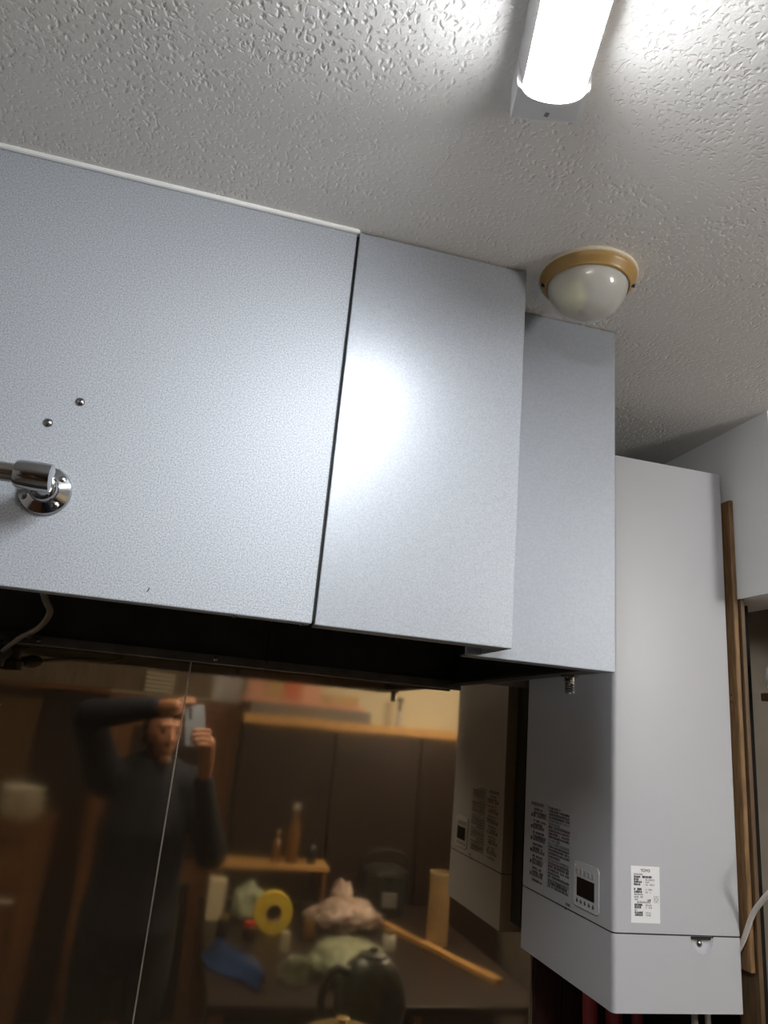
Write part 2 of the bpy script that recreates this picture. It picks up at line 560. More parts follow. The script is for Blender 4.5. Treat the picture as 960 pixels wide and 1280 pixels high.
for p in ((0.03, 1.4665, 1.788), (-0.29, 1.4665, 1.788)):
    obj('gutter_screw', screw_head(B(), p, (0, -1, 0.1), 0.005), 'rivet', hood, smooth=True)
for p in ((-0.170, HY, 2.002), (-0.197, HY, 1.972)):
    obj('rivet', lathe(B(), (p[0], p[1] + 0.0003, p[2]), (0, -1, 0), [(0.0052, 0), (0.0050, 0.0008), (0.0038, 0.0022), (0.0016, 0.0028), (0.0014, 0.0020), (0, 0.0018)], 18), 'rivet', hood, smooth=True)
# a drip mark near the lower edge
obj('scuff', prism(B(), [(-0.0650, 1.8045), (-0.0635, 1.8050), (-0.0622, 1.8095), (-0.0632, 1.8092)], lambda a, b: Vector((a, HY - 0.0002, b)), lambda a, b: Vector((a, HY + 0.0002, b))), 'rivet', hood)

# threaded brass-and-chrome nipple under the side box
nip = thing('hose_fitting', 'small threaded chrome fitting hanging under the grey side box', 'fitting', (0.531, 1.00, 1.79))
obj('flange_plate', lathe(B(), (0.531, 1.0, 1.7915), (0, 0, -1), [(0.013, 0), (0.013, 0.006)], 6), 'chrome', nip)
bm = lathe(B(), (0.531, 1.0, 1.786), (0, 0, -1), [(0.008, 0), (0.008, 0.007), (0.0065, 0.008)] + [(0.0065 + 0.0012 * (k % 2), 0.009 + 0.0018 * k) for k in range(8)] + [(0.005, 0.0245), (0, 0.0245)], 16)
obj('threaded_stem', bm, 'chrome', nip)
# strap carrying the fitting back to the box edge
obj('mounting_strap', box(B(), 0.520, 0.5385, 0.985, 1.015, 1.7905, 1.7935), 'gutter', nip)

# flexible conduit inside the hood, with its dark socket
pts = spline([(-0.205, 0.93, 1.835), (-0.197, 0.98, 1.806), (-0.198, 1.03, 1.795), (-0.225, 1.12, 1.782), (-0.265, 1.22, 1.775), (-0.305, 1.32, 1.763), (-0.335, 1.40, 1.752)], 14)
bm = B()
rr = [0.0036 + 0.0008 * (i % 2) for i in range(len(pts))]
chain(bm, pts, rr, 10)
tag(obj('flexible_conduit', bm, 'gutter', smooth=True, loc=(-0.2, 0.95, 1.80)), 'dark corrugated conduit curving under the hood front', 'conduit')
soc = thing('hood_socket', 'dark greasy lamp socket under the left of the hood', 'socket', (-0.36, 1.42, 1.76))
obj('socket_body', lathe(B(), (-0.36, 1.43, 1.790), (0, 0, -1), [(0.036, 0), (0.036, 0.012), (0.024, 0.016), (0.022, 0.036), (0.030, 0.040), (0.028, 0.056), (0, 0.058)], 20), 'greasy', soc, smooth=True)
obj('bracket', box(B(), -0.43, -0.29, 1.415, 1.445, 1.788, 1.794), 'greasy', soc)
obj('cable_gland', lathe(B(), (-0.318, 1.365, 1.757), (-0.4, 1, -0.1), [(0.010, 0), (0.010, 0.012), (0.013, 0.013), (0.013, 0.026), (0.009, 0.05)], 12), 'greasy', soc)

# ------------------------------------------------------------------ chrome hanging rail on the hood front
RX, RZ, RY = -0.184, 1.8965, 0.748
rail = thing('hanging_rail', 'chrome hanging rail with round flange screwed to the hood front', 'rail', (RX, HY, RZ))
obj('flange', lathe(B(), (RX, HY, RZ), (0, -1, 0), [(0.0265, 0), (0.0268, 0.002), (0.0255, 0.0045), (0.0165, 0.0080), (0.0150, 0.0085), (0.0142, 0.012), (0.013, 0.014)], 48), 'chrome', rail, smooth=True)
for a in (42, -48, 208, 130):
    p = (RX + 0.0205 * math.cos(math.radians(a)), HY - 0.0058, RZ + 0.0205 * math.sin(math.radians(a)))
    s = obj('flange_screw', screw_head(B(), p, (0.25 * math.cos(math.radians(a)), -1, 0.25 * math.sin(math.radians(a))), 0.0042), 'rivet', rail, smooth=True)
obj('neck', lathe(B(), (RX, HY - 0.011, RZ), (0, -1, 0), [(0.0118, 0), (0.0118, 0.012), (0.0105, 0.016), (0.0105, 0.042)], 28), 'chrome', rail, smooth=True)
bm = lathe(B(), (RX + 0.0155, RY, RZ), (-1, 0, 0), [(0.0120, 0), (0.0142, 0.0006), (0.0146, 0.012), (0.0140, 0.030), (0.0128, 0.0335), (0.0105, 0.0338)], 36)
obj('collar', bm, 'chrome', rail, smooth=True)
obj('pipe', cyl(B(), (RX - 0.014, RY, RZ), (-0.95, RY, RZ), 0.0095, 28), 'chrome_dark', rail, smooth=True)

# ------------------------------------------------------------------ water heater
X0, X1, Y0, Y1 = 0.6765, 0.9050, 1.125, 1.451
ZJ, ZB, ZT = 1.4205, 1.3130, 2.2080
heater = thing('water_heater', 'tall white wall-hung gas water heater with control panel on its side', 'water heater', (0.79, 1.29, ZB))
def shell(z0, z1, t0=0.0):
    """body with rounded vertical front corners"""
    r = 0.0075
    poly = []
    for k in range(7):
        a = math.radians(180 + 90 * k / 6)
        poly.append((X0 + r + r * math.cos(a), Y0 + r + r * math.sin(a)))
    for k in range(5):
        a = math.radians(270 + 90 * k / 4)
        poly.append((X1 - 0.004 + 0.004 * math.cos(a), Y0 + 0.004 + 0.004 * math.sin(a)))
    poly += [(X1, Y1), (X0, Y1)]
    return prism(B(), poly, lambda a, b: Vector((a, b, z0)), lambda a, b: Vector((a, b, z1)))
obj('upper_case', shell(ZJ + 0.0012, ZT), 'white_enamel', heater, smooth=True)
# lower cover: front sheet has a dished notch at its upper edge
zt = ZJ - 0.0008
NX, NR = 0.8335, 0.0205
def lower_cover():
    bm = B()
    r = 0.0075
    side = [(X0 + r, Y0)] + [(X0 + r + r * math.cos(math.radians(a)), Y0 + r + r * math.sin(math.radians(a))) for a in (255, 240, 225, 210, 195, 180)] + [(X0, Y1), (X1, Y1), (X1, Y0 + 0.004), (X1 - 0.0012, Y0 + 0.0012), (X1 - 0.004, Y0)]
    lo = [bm.verts.new((x, y, ZB)) for x, y in side]
    hi = [bm.verts.new((x, y, zt)) for x, y in side]
    n = len(side)
    for i in range(n - 1):
        bm.faces.new((lo[i], lo[i + 1], hi[i + 1], hi[i]))
    bm.faces.new(lo)
    # front face with the notch
    arc = [(NX + NR * math.cos(math.radians(a)), zt - 0.002 + NR * math.sin(math.radians(a)) * 1.15) for a in range(0, -181, -15)]
    top_r = bm.verts.new((NX + NR, Y0, zt))
    top_l = bm.verts.new((NX - NR, Y0, zt))
    av = [bm.verts.new((x, Y0, z)) for x, z in arc]
    bm.faces.new([hi[-1], top_r] + av + [top_l, hi[0], lo[0], lo[-1]])
    # dish
    prev = av
    for s, d in ((0.90, 0.0035), (0.72, 0.0075), (0.45, 0.0095), (0.2, 0.010)):
        ring = [bm.verts.new((NX + (x - NX) * s, Y0 + d, zt - 0.002 + (z - zt + 0.002) * s)) for x, z in arc]
        for i in range(len(arc) - 1):
            bm.faces.new((prev[i], prev[i + 1], ring[i + 1], ring[i]))
        prev = ring
    bm.faces.new(prev)
    # top ledge behind the notch, closing the cover
    bm.faces.new([bm.verts.new(c) for c in ((NX - NR, Y0, zt), (NX + NR, Y0, zt), (NX + NR, Y0 + 0.012, zt - 0.001), (NX - NR, Y0 + 0.012, zt - 0.001))])
    return bm
obj('lower_cover', lower_cover(), 'white_enamel', heater, smooth=True)
obj('joint_gap', box(B(), X0 + 0.003, X1 - 0.003, Y0 + 0.003, Y1 - 0.01, ZJ - 0.006, ZJ + 0.004), 'dark', heater)
obj('latch_screw', screw_head(B(), (NX + 0.001, Y0 + 0.009, zt - 0.0125), (0, -1, 0), 0.0052), 'chrome', heater, smooth=True)
obj('wall_bracket', box(B(), 0.700, 0.885, Y1, YW - 0.004, ZB + 0.02, ZT - 0.02), 'dark', heater)
obj('side_clip', box(B(), X0 - 0.0008, X0 + 0.002, 1.272, 1.279, ZJ - 0.0015, ZJ + 0.0018), 'ctl_icon', heater)

# control panel on the left side
CY0, CY1, CZ0, CZ1 = 1.1650, 1.2440, 1.4345, 1.5020
bm = prism(B(), round_rect(CY0, CY1, CZ0, CZ1, 0.006), lambda a, b: Vector((X0 + 0.0005, a, b)), lambda a, b: Vector((X0 - 0.0018, a, b)))
ctl = obj('control_panel', bm, 'ctl', heater)
rim = B()
for k, (ra, rb) in enumerate(zip(round_rect(CY0, CY1, CZ0, CZ1, 0.006), round_rect(CY0, CY1, CZ0, CZ1, 0.006)[1:] + round_rect(CY0, CY1, CZ0, CZ1, 0.006)[:1])):
    chain(rim, [(X0 - 0.0010, ra[0], ra[1]), (X0 - 0.0010, rb[0], rb[1])], 0.0011, 6, caps=False)
obj('panel_rim', rim, 'ctl', ctl, smooth=True)
obj('display', box(B(), X0 - 0.0024, X0 - 0.0010, 1.1775, 1.2345, 1.4505, 1.4790), 'display', ctl)
for k in range(5):
    y = 1.2335 - 0.0130 * k
    obj('button', box(B(), X0 - 0.0030, X0 - 0.0012, y - 0.0042, y + 0.0042, 1.4835, 1.4925, 0.0006, 1), 'ctl_btn', ctl)
    bm = B()
    box(bm, X0 - 0.0021, X0 - 0.0012, y - 0.0028, y + 0.0028, 1.4400, 1.4435)
    box(bm, X0 - 0.0021, X0 - 0.0012, y - 0.0010, y + 0.0018, 1.4435, 1.4462)
    obj('icon', bm, 'ctl_icon', ctl)
obj('pilot_light', lathe(B(), (X0 - 0.0015, 1.2395, 1.4955), (-1, 0, 0), [(0.0016, 0), (0.0012, 0.0010), (0, 0.0013)], 10), 'white_plastic', ctl)

def glyphs(bm, place, u0, u1, v, h, rnd, dense=0.9, t=0.13):
    """a line of small character-like strokes, far too small to read"""
    u = u0
    while u < u1 - h * 0.6:
        w = h * rnd.uniform(0.75, 1.0)
        if rnd.random() < dense:
            s = h * t
            for k in range(rnd.choice((2, 3, 3))):
                vv = v + h * (0.12 + 0.76 * k / 2.0)
                place(bm, u + w * 0.06, u + w * 0.88, vv - s / 2, vv + s / 2)
            for k in range(rnd.choice((1, 2, 2))):
                uu = u + w * rnd.choice((0.15, 0.45, 0.75))
                place(bm, uu - s / 2, uu + s / 2, v, v + h * 0.95)
        u += w * 1.08
def quad(bm, pts):
    bm.faces.new([bm.verts.new(p) for p in pts])
def on_side(bm, u0, u1, v0, v1):          # u runs towards the camera along the left side of the heater
    e = X0 - 0.0004
    quad(bm, [(e, 1.425 - u0, v0), (e, 1.425 - u1, v0), (e, 1.425 - u1, v1), (e, 1.425 - u0, v1)])
rnd = random.Random(3)
bmk, bmr, bmg = B(), B(), B()
v = 1.5720
i = 0
while v > 1.437:                         # left column: notes with a heading mark
    head = i % 3 == 0
    h = 0.0060 if head else 0.0042
    tgt = bmr if i in (3, 4, 5, 6) else bmk
    if head:
        on_side(tgt, 0.004, 0.010, v, v + h)
    glyphs(tgt, on_side, 0.013, rnd.uniform(0.052, 0.070), v, h, rnd, 0.95, 0.2)
    v -= h * 1.45
    i += 1
v = 1.5730
i = 0
while v > 1.440:                         # right column: denser table
    h = 0.0040
    tgt = bmr if i in (7, 8, 17) else (bmk if i % 6 < 4 else bmg)
    glyphs(tgt, on_side, 0.080, 0.160 if i % 5 else 0.125, v, h, rnd, 0.95, 0.22)
    v -= h * 1.38
    i += 1
glyphs(bmk, on_side, 0.082, 0.152, 1.4455, 0.0075, rnd, 1.0, 0.2)
glyphs(bmk, on_side, 0.150, 0.164, 1.4255, 0.0042, rnd, 1.0, 0.2)
for u in (0.0745, 0.0785):
    on_side(bmg, u, u + 0.0006, 1.436, 1.577)
for vv in (1.5450, 1.5120, 1.4780, 1.4600):
    on_side(bmg, 0.079, 0.161, vv, vv + 0.0005)
warn = obj('warning_print', bmk, 'print', heater)
for q in (warn, obj('grey_print', bmg, 'print_grey', warn), obj('red_print', bmr, 'print_red', warn)):
    q['kind'] = 'stuff'

# rating label on the front
LX0, LX1, LZ0, LZ1 = 0.7080, 0.7590, 1.4360, 1.5170
lab = obj('rating_label', box(B(), LX0, LX1, Y0 - 0.0005, Y0 + 0.0005, LZ0, LZ1), 'paper', heater)
def on_front(bm, u0, u1, v0, v1):
    e = Y0 - 0.0008
    quad(bm, [(LX0 + u0, e, v0), (LX0 + u1, e, v0), (LX0 + u1, e, v1), (LX0 + u0, e, v1)])
bmk, bmg = B(), B()
rows = [(1.5040, 0.005, 0.022, 0), (1.5000, 0.005, 0.036, 1), (1.4963, 0.005, 0.014, 1), (1.4928, 0.005, 0.021, 1), (1.4892, 0.005, 0.017, 1),
        (1.4822, 0.005, 0.020, 1), (1.4785, 0.005, 0.021, 1), (1.4752, 0.005, 0.021, 0), (1.4715, 0.005, 0.022, 0), (1.4680, 0.006, 0.014, 0),
        (1.4640, 0.010, 0.034, 0), (1.4600, 0.006, 0.021, 1), (1.4565, 0.006, 0.021, 1), (1.4530, 0.006, 0.012, 0), (1.4492, 0.006, 0.022, 1), (1.4458, 0.006, 0.020, 1)]
for k, (z, a, b_, bold) in enumerate(rows):
    glyphs(bmk if bold else bmg, on_front, a, b_, z, 0.0030 if bold else 0.0025, rnd, 0.95, 0.30 if bold else 0.2)
    if k in (2, 3, 4, 5, 6, 11, 12, 14, 15):
        glyphs(bmg, on_front, 0.0255, rnd.uniform(0.034, 0.042), z, 0.0025, rnd, 0.9, 0.16)
glyphs(bmk, on_front, 0.0285, 0.036, 1.4665, 0.0036, rnd, 1, 0.22)
# inspection mark: a small framed lozenge
for a, b_, c, d in ((0.040, 0.0405, 1.4655, 1.4745), (0.0478, 0.0483, 1.4655, 1.4745), (0.040, 0.0483, 1.4740, 1.4745), (0.040, 0.0483, 1.4655, 1.4660)):
    on_front(bmg, a, b_, c, d)
e = Y0 - 0.0008
for sx, sz in ((1, 1), (1, -1), (-1, 1), (-1, -1)):
    cx, cz = LX0 + 0.0442, 1.4700
    quad(bmk, [(cx + sx * 0.0032, e, cz), (cx, e, cz + sz * 0.0036), (cx, e, cz + sz * 0.0028), (cx + sx * 0.0024, e, cz)])
for q in (obj('label_print', bmk, 'print', lab), obj('fine_print', bmg, 'print_grey', lab)):
    q['kind'] = 'stuff'

def text_mesh(name, s, size, m, matrix, parent):
    cu = bpy.data.curves.new(name, 'FONT')
    cu.body = s
    cu.size = size
    cu.align_x = 'CENTER'
    cu.extrude = 0.00005
    cu.offset = size * 0.02
    t = bpy.data.objects.new(name, cu)
    C.objects.link(t)
    dg = bpy.context.evaluated_depsgraph_get()
    me = bpy.data.meshes.new_from_object(t.evaluated_get(dg))
    bpy.data.objects.remove(t)
    me.transform(matrix)
    me.materials.clear()
    me.materials.append(MT[m])
    o = bpy.data.objects.new(name, me)
    C.objects.link(o)
    o.parent = parent
    o.matrix_parent_inverse = parent_inv(parent)
    return o
text_mesh('label_heading', 'TOYO', 0.0058, 'print', Matrix.Translation((LX0 + 0.0255, Y0 - 0.0008, 1.5088)) @ Matrix.Rotation(math.pi / 2, 4, 'X'), lab)

# pipes below the heater
def pipe(name, x, y, r, m, label):
    bm = B()
    chain(bm, [(x, y, 0.90), (x + 0.004, y, 1.1), (x, y, ZB + 0.002)], r, 14)
    tag(obj(name, bm, m, smooth=True, loc=(x, y, 0.9)), label, 'pipe')
pipe('water_pipe', 0.793, 1.400, 0.0135, 'red_pipe', 'red wrapped pipe under the heater, nearest the steel sheet')
pipe('water_pipe', 0.842, 1.400, 0.0150, 'red_pipe', 'red wrapped pipe directly under the front left corner of the heater')
pipe('water_pipe', 0.885, 1.390, 0.0110, 'red_pipe', 'dark red pipe partly hidden under the middle of the heater')
pipe('water_pipe', 0.870, 1.200, 0.0052, 'grey_pipe', 'thin grey pipe under the right half of the heater')
pipe('water_pipe', 0.895, 1.200, 0.0048, 'grey_pipe', 'thin grey pipe under the heater, rightmost one')

# timber batten between heater and soffit wall
bat = thing('timber_batten', 'brown timber batten with screw holes in the gap right of the heater', 'batten', (0.915, 1.2, 1.37))
bm = box(B(), 0.9155, 0.9245, 1.118, 1.30, 1.371, 2.158, 0.0015, 1)
bo = obj('board', bm, 'timber', bat)
for y, z in ((1.150, 1.955), (1.134, 1.800), (1.134, 1.788), (1.140, 1.640), (1.140, 1.622)):
    obj('screw_hole', lathe(B(), (0.9154, y, z), (-1, 0, 0), [(0.0022, 0), (0.0020, 0.0004), (0.0008, 0.0003), (0, 0.0002)], 10), 'rivet', bat)
# white cable looping past the heater edge
pts = spline([(0.9103, 1.190, 1.33), (0.9103, 1.131, 1.409), (0.9100, 1.104, 1.456), (0.9110, 1.085, 1.479), (0.914, 1.060, 1.503), (0.93, 1.00, 1.55), (0.99, 0.93, 1.60)], 8)
tag(obj('white_cable', chain(B(), pts, 0.0042, 10), 'cable', smooth=True, loc=(0.9, 1.16, 1.36)), 'white cable curving behind the lower right edge of the heater', 'cable')

# things in the dim space under the soffit
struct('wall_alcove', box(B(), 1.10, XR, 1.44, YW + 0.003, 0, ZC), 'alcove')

# ------------------------------------------------------------------ LED batten light on the ceiling
def batten_light(angle, end, length, strength, label, mark):
    ang = math.radians(angle)
    AX = Vector((-math.sin(ang), -math.cos(ang), 0))     # runs away from the near end
    AW = Vector((math.cos(ang), -math.sin(ang), 0))
    E0 = Vector(end)
    tube = thing('ceiling_light', label, 'ceiling light', (E0.x, E0.y, ZC))
    def extr(poly, a, b):
        return prism(B(), poly, lambda w, h: E0 + AX * a + AW * w + Vector((0, 0, ZC - h)), lambda w, h: E0 + AX * b + AW * w + Vector((0, 0, ZC - h)))
    HWD, DWD, HH, DH = 0.0340, 0.0275, 0.038, 0.056
    hous = [(-HWD, 0.0), (HWD, 0.0), (HWD - 0.001, 0.010), (DWD + 0.001, HH), (-DWD - 0.001, HH), (-HWD + 0.001, 0.010)]
    obj('housing', extr(hous, 0.042, length - 0.042), 'housing', tube)
    diff = [(-DWD, HH)] + [(-DWD * math.cos(math.pi * k / 14), HH + (DH - HH) * math.sin(math.pi * k / 14)) for k in range(1, 14)] + [(DWD, HH)]
    obj('diffuser', extr(diff, 0.042, length - 0.042), emat('glowing_light_cover', (0.93, 0.97, 1.0), strength), tube, smooth=True)
    def endcap(s0, s1):
        """wedge-like end cap: full section at the cover, sloping to the ceiling at the end"""
        bm = B()
        full = [(-HWD, 0.0), (-HWD, 0.030), (-HWD + 0.001, HH)] + [(-(DWD + 0.002) * math.cos(math.pi * k / 14), HH + (DH - HH + 0.0005) * math.sin(math.pi * k / 14)) for k in range(1, 14)] + [(HWD - 0.001, HH), (HWD, 0.030), (HWD, 0.0)]
        secs = [(s0, 1.0, 1.0), (s0 + (s1 - s0) * 0.05, 1.0, 0.060), (s0 + (s1 - s0) * 0.10, 1.0, 0.0395), (s0 + (s1 - s0) * 0.85, 1.0, 0.0360), (s1, 0.975, 0.0320)]
        rings = [[bm.verts.new(E0 + AX * s + AW * (w * kw) + Vector((0, 0, ZC - min(h, kh)))) for w, h in full] for s, kw, kh in secs]
        for a, b in zip(rings, rings[1:]):
            for i in range(len(full)):
                j = (i + 1) % len(full)
                bm.faces.new((a[i], a[j], b[j], b[i]))
        bm.faces.new(rings[0])
        bm.faces.new(rings[-1])
        return bm
    cap = obj('end_cap', endcap(0.044, 0.0), 'white_plastic', tube, smooth=True)
    obj('end_cap', endcap(length - 0.044, length), 'white_plastic', tube, smooth=True)
    if mark:
        p = E0 + AX * 0.012 + Vector((0, 0, ZC - 0.0355))
        obj('cap_mark', box(B(), p.x - 0.002, p.x + 0.002, p.y - 0.0025, p.y + 0.0025, p.z - 0.0015, p.z + 0.0015), 'print_grey', cap)
batten_light(14.5, (0.2440, 0.530, 0), 0.75, TUBE_STRENGTH, 'long white LED batten light glowing on the ceiling above the hood', True)
pend = thing('added_globe_lamp', 'added unseen white globe lamp hanging on a cord over the work table', 'added lamp', (1.50, -0.40, ZC))  # added out of view: the ceiling light alone left the room too dark
obj('globe', lathe(B(), (1.50, -0.40, 2.19), (0, 0, -1), [(0.040, 0), (0.075, 0.014), (0.104, 0.040), (0.120, 0.085), (0.120, 0.120), (0.104, 0.168), (0.075, 0.200), (0.040, 0.218), (0, 0.222)], 40), emat('glowing_globe', (1.0, 0.98, 0.95), ROOM_STRENGTH), pend, smooth='all')
obj('lamp_holder', lathe(B(), (1.50, -0.40, 2.245), (0, 0, -1), [(0.010, 0), (0.030, 0.010), (0.042, 0.030), (0.044, 0.060)], 28), 'wood_brown', pend, smooth=True)
obj('cord', cyl(B(), (1.50, -0.40, ZC), (1.50, -0.40, 2.24), 0.004, 10), 'white_plastic', pend, smooth=True)
obj('ceiling_rose', lathe(B(), (1.50, -0.40, ZC), (0, 0, -1), [(0.045, 0), (0.045, 0.008), (0.030, 0.018), (0.008, 0.022)], 28), 'white_plastic', pend, smooth=True)

# round dome lamp with an ochre ring
DX, DY, DR = 0.4300, 0.7790, 0.0640
dome = thing('dome_lamp', 'small round ceiling lamp with ochre ring and frosted dome, switched off', 'ceiling lamp', (DX, DY, ZC))
obj('backing_rim', lathe(B(), (DX, DY, ZC), (0, 0, -1), [(DR + 0.0018, 0), (DR + 0.0018, 0.004), (DR - 0.002, 0.006)], 48), 'cream', dome, smooth=True)
obj('ring', lathe(B(), (DX, DY, ZC - 0.003), (0, 0, -1), [(DR, 0), (DR, 0.004), (DR - 0.0015, 0.008), (DR - 0.0065, 0.0125), (DR - 0.0075, 0.0155), (DR - 0.0095, 0.0165), (DR - 0.0105, 0.0145), (DR - 0.0105, 0.0)], 64, cap=False), 'ochre', dome, smooth=True)
GR = DR - 0.0105
prof = [(GR * math.cos(math.radians(a)), 0.012 + 0.052 * math.sin(math.radians(a))) for a in range(0, 90, 7)] + [(0, 0.064)]
obj('glass_dome', lathe(B(), (DX, DY, ZC), (0, 0, -1), prof, 48, cap=False), 'dome', dome, smooth='all')
obj('bulb', lathe(B(), (DX - 0.018, DY + 0.004, ZC - 0.004), (0, 0, -1), [(0.010, 0), (0.010, 0.012), (0.016, 0.020), (0.018, 0.028), (0.014, 0.038), (0.006, 0.043), (0, 0.044)], 20), 'bulb', dome, smooth=True)
obj('base_plate', lathe(B(), (DX, DY, ZC - 0.0005), (0, 0, -1), [(GR - 0.002, 0), (GR - 0.002, 0.003)], 32), 'white_plastic', dome)
for a in (-24, 160):
    p = Vector((DX + (DR - 0.006) * math.cos(math.radians(a)), DY + (DR - 0.006) * math.sin(math.radians(a)), ZC - 0.0145))
    obj('ring_screw', box(B(), p.x - 0.0035, p.x + 0.0035, p.y - 0.0013, p.y + 0.0013, p.z - 0.003, p.z + 0.001), 'dark', dome)

# ------------------------------------------------------------------ small jar at the right edge, under the soffit
shf = thing('wall_shelf', 'narrow brown shelf board on the side wall under the soffit', 'shelf', (1.03, 1.10, 1.80))
obj('board', box(B(), 0.998, 1.20, 1.06, 1.16, 1.798, 1.812, 0.001), 'timber_dark', shf)
jar = thing('white_jar', 'white rounded jar just inside the right edge of the photo', 'jar', (1.002, 1.10, 1.812))
obj('jar_body', lathe(B(), (1.002, 1.10, 1.812), (0, 0, 1), [(0.022, 0), (0.030, 0.006), (0.0335, 0.024), (0.032, 0.040), (0.024, 0.051), (0.018, 0.052)], 28), 'white_plastic', jar, smooth=True)
obj('lid', lathe(B(), (1.002, 1.10, 1.864), (0, 0, 1), [(0.019, 0), (0.019, 0.006), (0.012, 0.010), (0, 0.011)], 24), 'white_plastic', jar, smooth=True)

# ------------------------------------------------------------------ worktop below the hood (seen mirrored in the steel)
ctr = thing('stove_counter', 'low steel worktop mirrored at the bottom of the steel sheets', 'counter', (-0.3, 1.1, 0))
obj('worktop', box(B(), -1.45, 0.70, 0.64, YW - 0.004, 0.81, 0.85, 0.004), 'worktop', ctr)
obj('base', box(B(), -1.45, 0.68, 0.68, YW - 0.004, 0.0, 0.81), 'wood_black', ctr)
for k in range(4):
    d = obj('door', box(B(), -1.44 + 0.53 * k, -0.92 + 0.53 * k, 0.662, 0.68, 0.08, 0.80, 0.002), 'wood_brown', ctr)
    obj('handle', box(B(), -1.20 + 0.53 * k, -1.14 + 0.53 * k, 0.648, 0.662, 0.70, 0.715, 0.002), 'chrome', d)

ket = thing('kettle', 'dark round kettle with a loop handle at its side, mirrored in the steel sheet', 'kettle', (0.695, 0.76, 0.85))
KX, KY = 0.600, 0.76
ket.location = (KX, KY, 0.85)
KR = 0.100
prof = [(0.060, 0.0)] + [(KR * math.cos(math.radians(a)), 0.115 + 0.118 * math.sin(math.radians(a))) for a in range(-60, 66, 10)] + [(0.040, 0.223)]
obj('kettle_body', lathe(B(), (KX, KY, 0.85), (0, 0, 1), prof, 36), 'kettle', ket, smooth=True)
obj('lid', lathe(B(), (KX, KY, 1.072), (0, 0, 1), [(0.042, 0), (0.038, 0.008), (0.012, 0.015), (0.010, 0.022), (0, 0.024)], 24), 'kettle', ket, smooth=True)
obj('handle', chain(B(), spline([(KX - 0.070, KY + 0.02, 1.040), (KX - 0.118, KY + 0.03, 1.045), (KX - 0.145, KY + 0.03, 0.990), (KX - 0.135, KY + 0.03, 0.925), (KX - 0.088, KY + 0.02, 0.905)], 6), 0.012, 10), 'kettle', ket, smooth=True)
obj('spout', chain(B(), spline([(KX + 0.02, KY - 0.08, 0.95), (KX + 0.035, KY - 0.125, 0.98), (KX + 0.045, KY - 0.150, 1.03)], 5), [0.020 - 0.0008 * i for i in range(11)], 12), 'kettle', ket, smooth=True)

pot = thing('brass_pot', 'brassy lidded pot mirrored at the bottom edge of the steel', 'pot', (0.47, 0.98, 0.85))
PX, PY = 0.475, 0.99
pot.location = (PX, PY, 0.85)
obj('pot_body', lathe(B(), (PX, PY, 0.85), (0, 0, 1), [(0.085, 0), (0.098, 0.010), (0.100, 0.105), (0.104, 0.110)], 36), 'brass', pot, smooth=True)
obj('lid', lathe(B(), (PX, PY, 0.960), (0, 0, 1), [(0.104, 0), (0.100, 0.006), (0.070, 0.018), (0.016, 0.026), (0.010, 0.034), (0.017, 0.042), (0, 0.046)], 36), 'brass', pot, smooth=True)
for s in (-1, 1):
    obj('handle', chain(B(), spline([(PX + s * 0.098, PY - 0.03, 0.93), (PX + s * 0.130, PY - 0.02, 0.935), (PX + s * 0.130, PY + 0.02, 0.935), (PX + s * 0.098, PY + 0.03, 0.93)], 5), 0.005, 8), 'brass', pot, smooth=True)

# ------------------------------------------------------------------ the far side of the kitchen, mirrored in the steel
struct('trim_5', box(B(), XL, 0.10, YF, YF + 0.015, 1.765, ZC), 'wall_dim')
struct('wall_panelling', box(B(), XL, -0.46, YF, YF + 0.030, 0.0, 1.755), 'wood_black')
struct('trim_6', box(B(), XL, -0.46, YF, YF + 0.045, 1.735, 1.762, 0.004), 'wood_brown')
dr = struct('door_1', box(B(), -0.385, 0.225, YF, YF + 0.030, 0.0, 1.69), 'wood_brown')
for z0, z1 in ((0.12, 0.78), (0.90, 1.58)):
    struct('door_panel', box(B(), -0.31, 0.15, YF + 0.026, YF + 0.038, z0, z1, 0.006), 'wood_black', dr)
struct('door_handle', lathe(B(), (0.18, YF + 0.03, 0.92), (0, 1, 0), [(0.022, 0), (0.020, 0.008), (0.010, 0.014), (0.010, 0.035), (0.026, 0.045), (0.024, 0.060), (0, 0.066)], 20), 'brass', dr, smooth=True)
for x0, x1 in ((-0.455, -0.385), (0.225, 0.298)):
    struct('door_jamb', box(B(), x0, x1, YF, YF + 0.050, 0.0, 1.75, 0.003), 'wood_brown', dr)
struct('door_head', box(B(), -0.385, 0.225, YF, YF + 0.050, 1.69, 1.75, 0.003), 'wood_brown', dr)

ven = thing('wall_vent', 'pale louvred vent above the door, mirrored in the steel', 'vent', (-0.21, YF, 1.77))
obj('frame', box(B(), -0.295, -0.125, YF + 0.015, YF + 0.020, 1.765, 1.895), 'wall_dim', ven)
for k in range(5):
    z = 1.772 + 0.024 * k
    obj('slat', prism(B(), [(YF + 0.020, z), (YF + 0.040, z), (YF + 0.024, z + 0.014), (YF + 0.020, z + 0.014)], lambda a, b: Vector((-0.290, a, b)), lambda a, b: Vector((-0.130, a, b))), 'louvre', ven)
tag(obj('wall_pale_panel', box(B(), 0.115, 0.275, YF + 0.001, YF + 0.006, 1.760, 2.02), 'paper', loc=(0.19, YF, 1.76)), 'pale panel on the wall beside the cupboard top', 'paper')  # pale panel put in for the lighter piece of wall

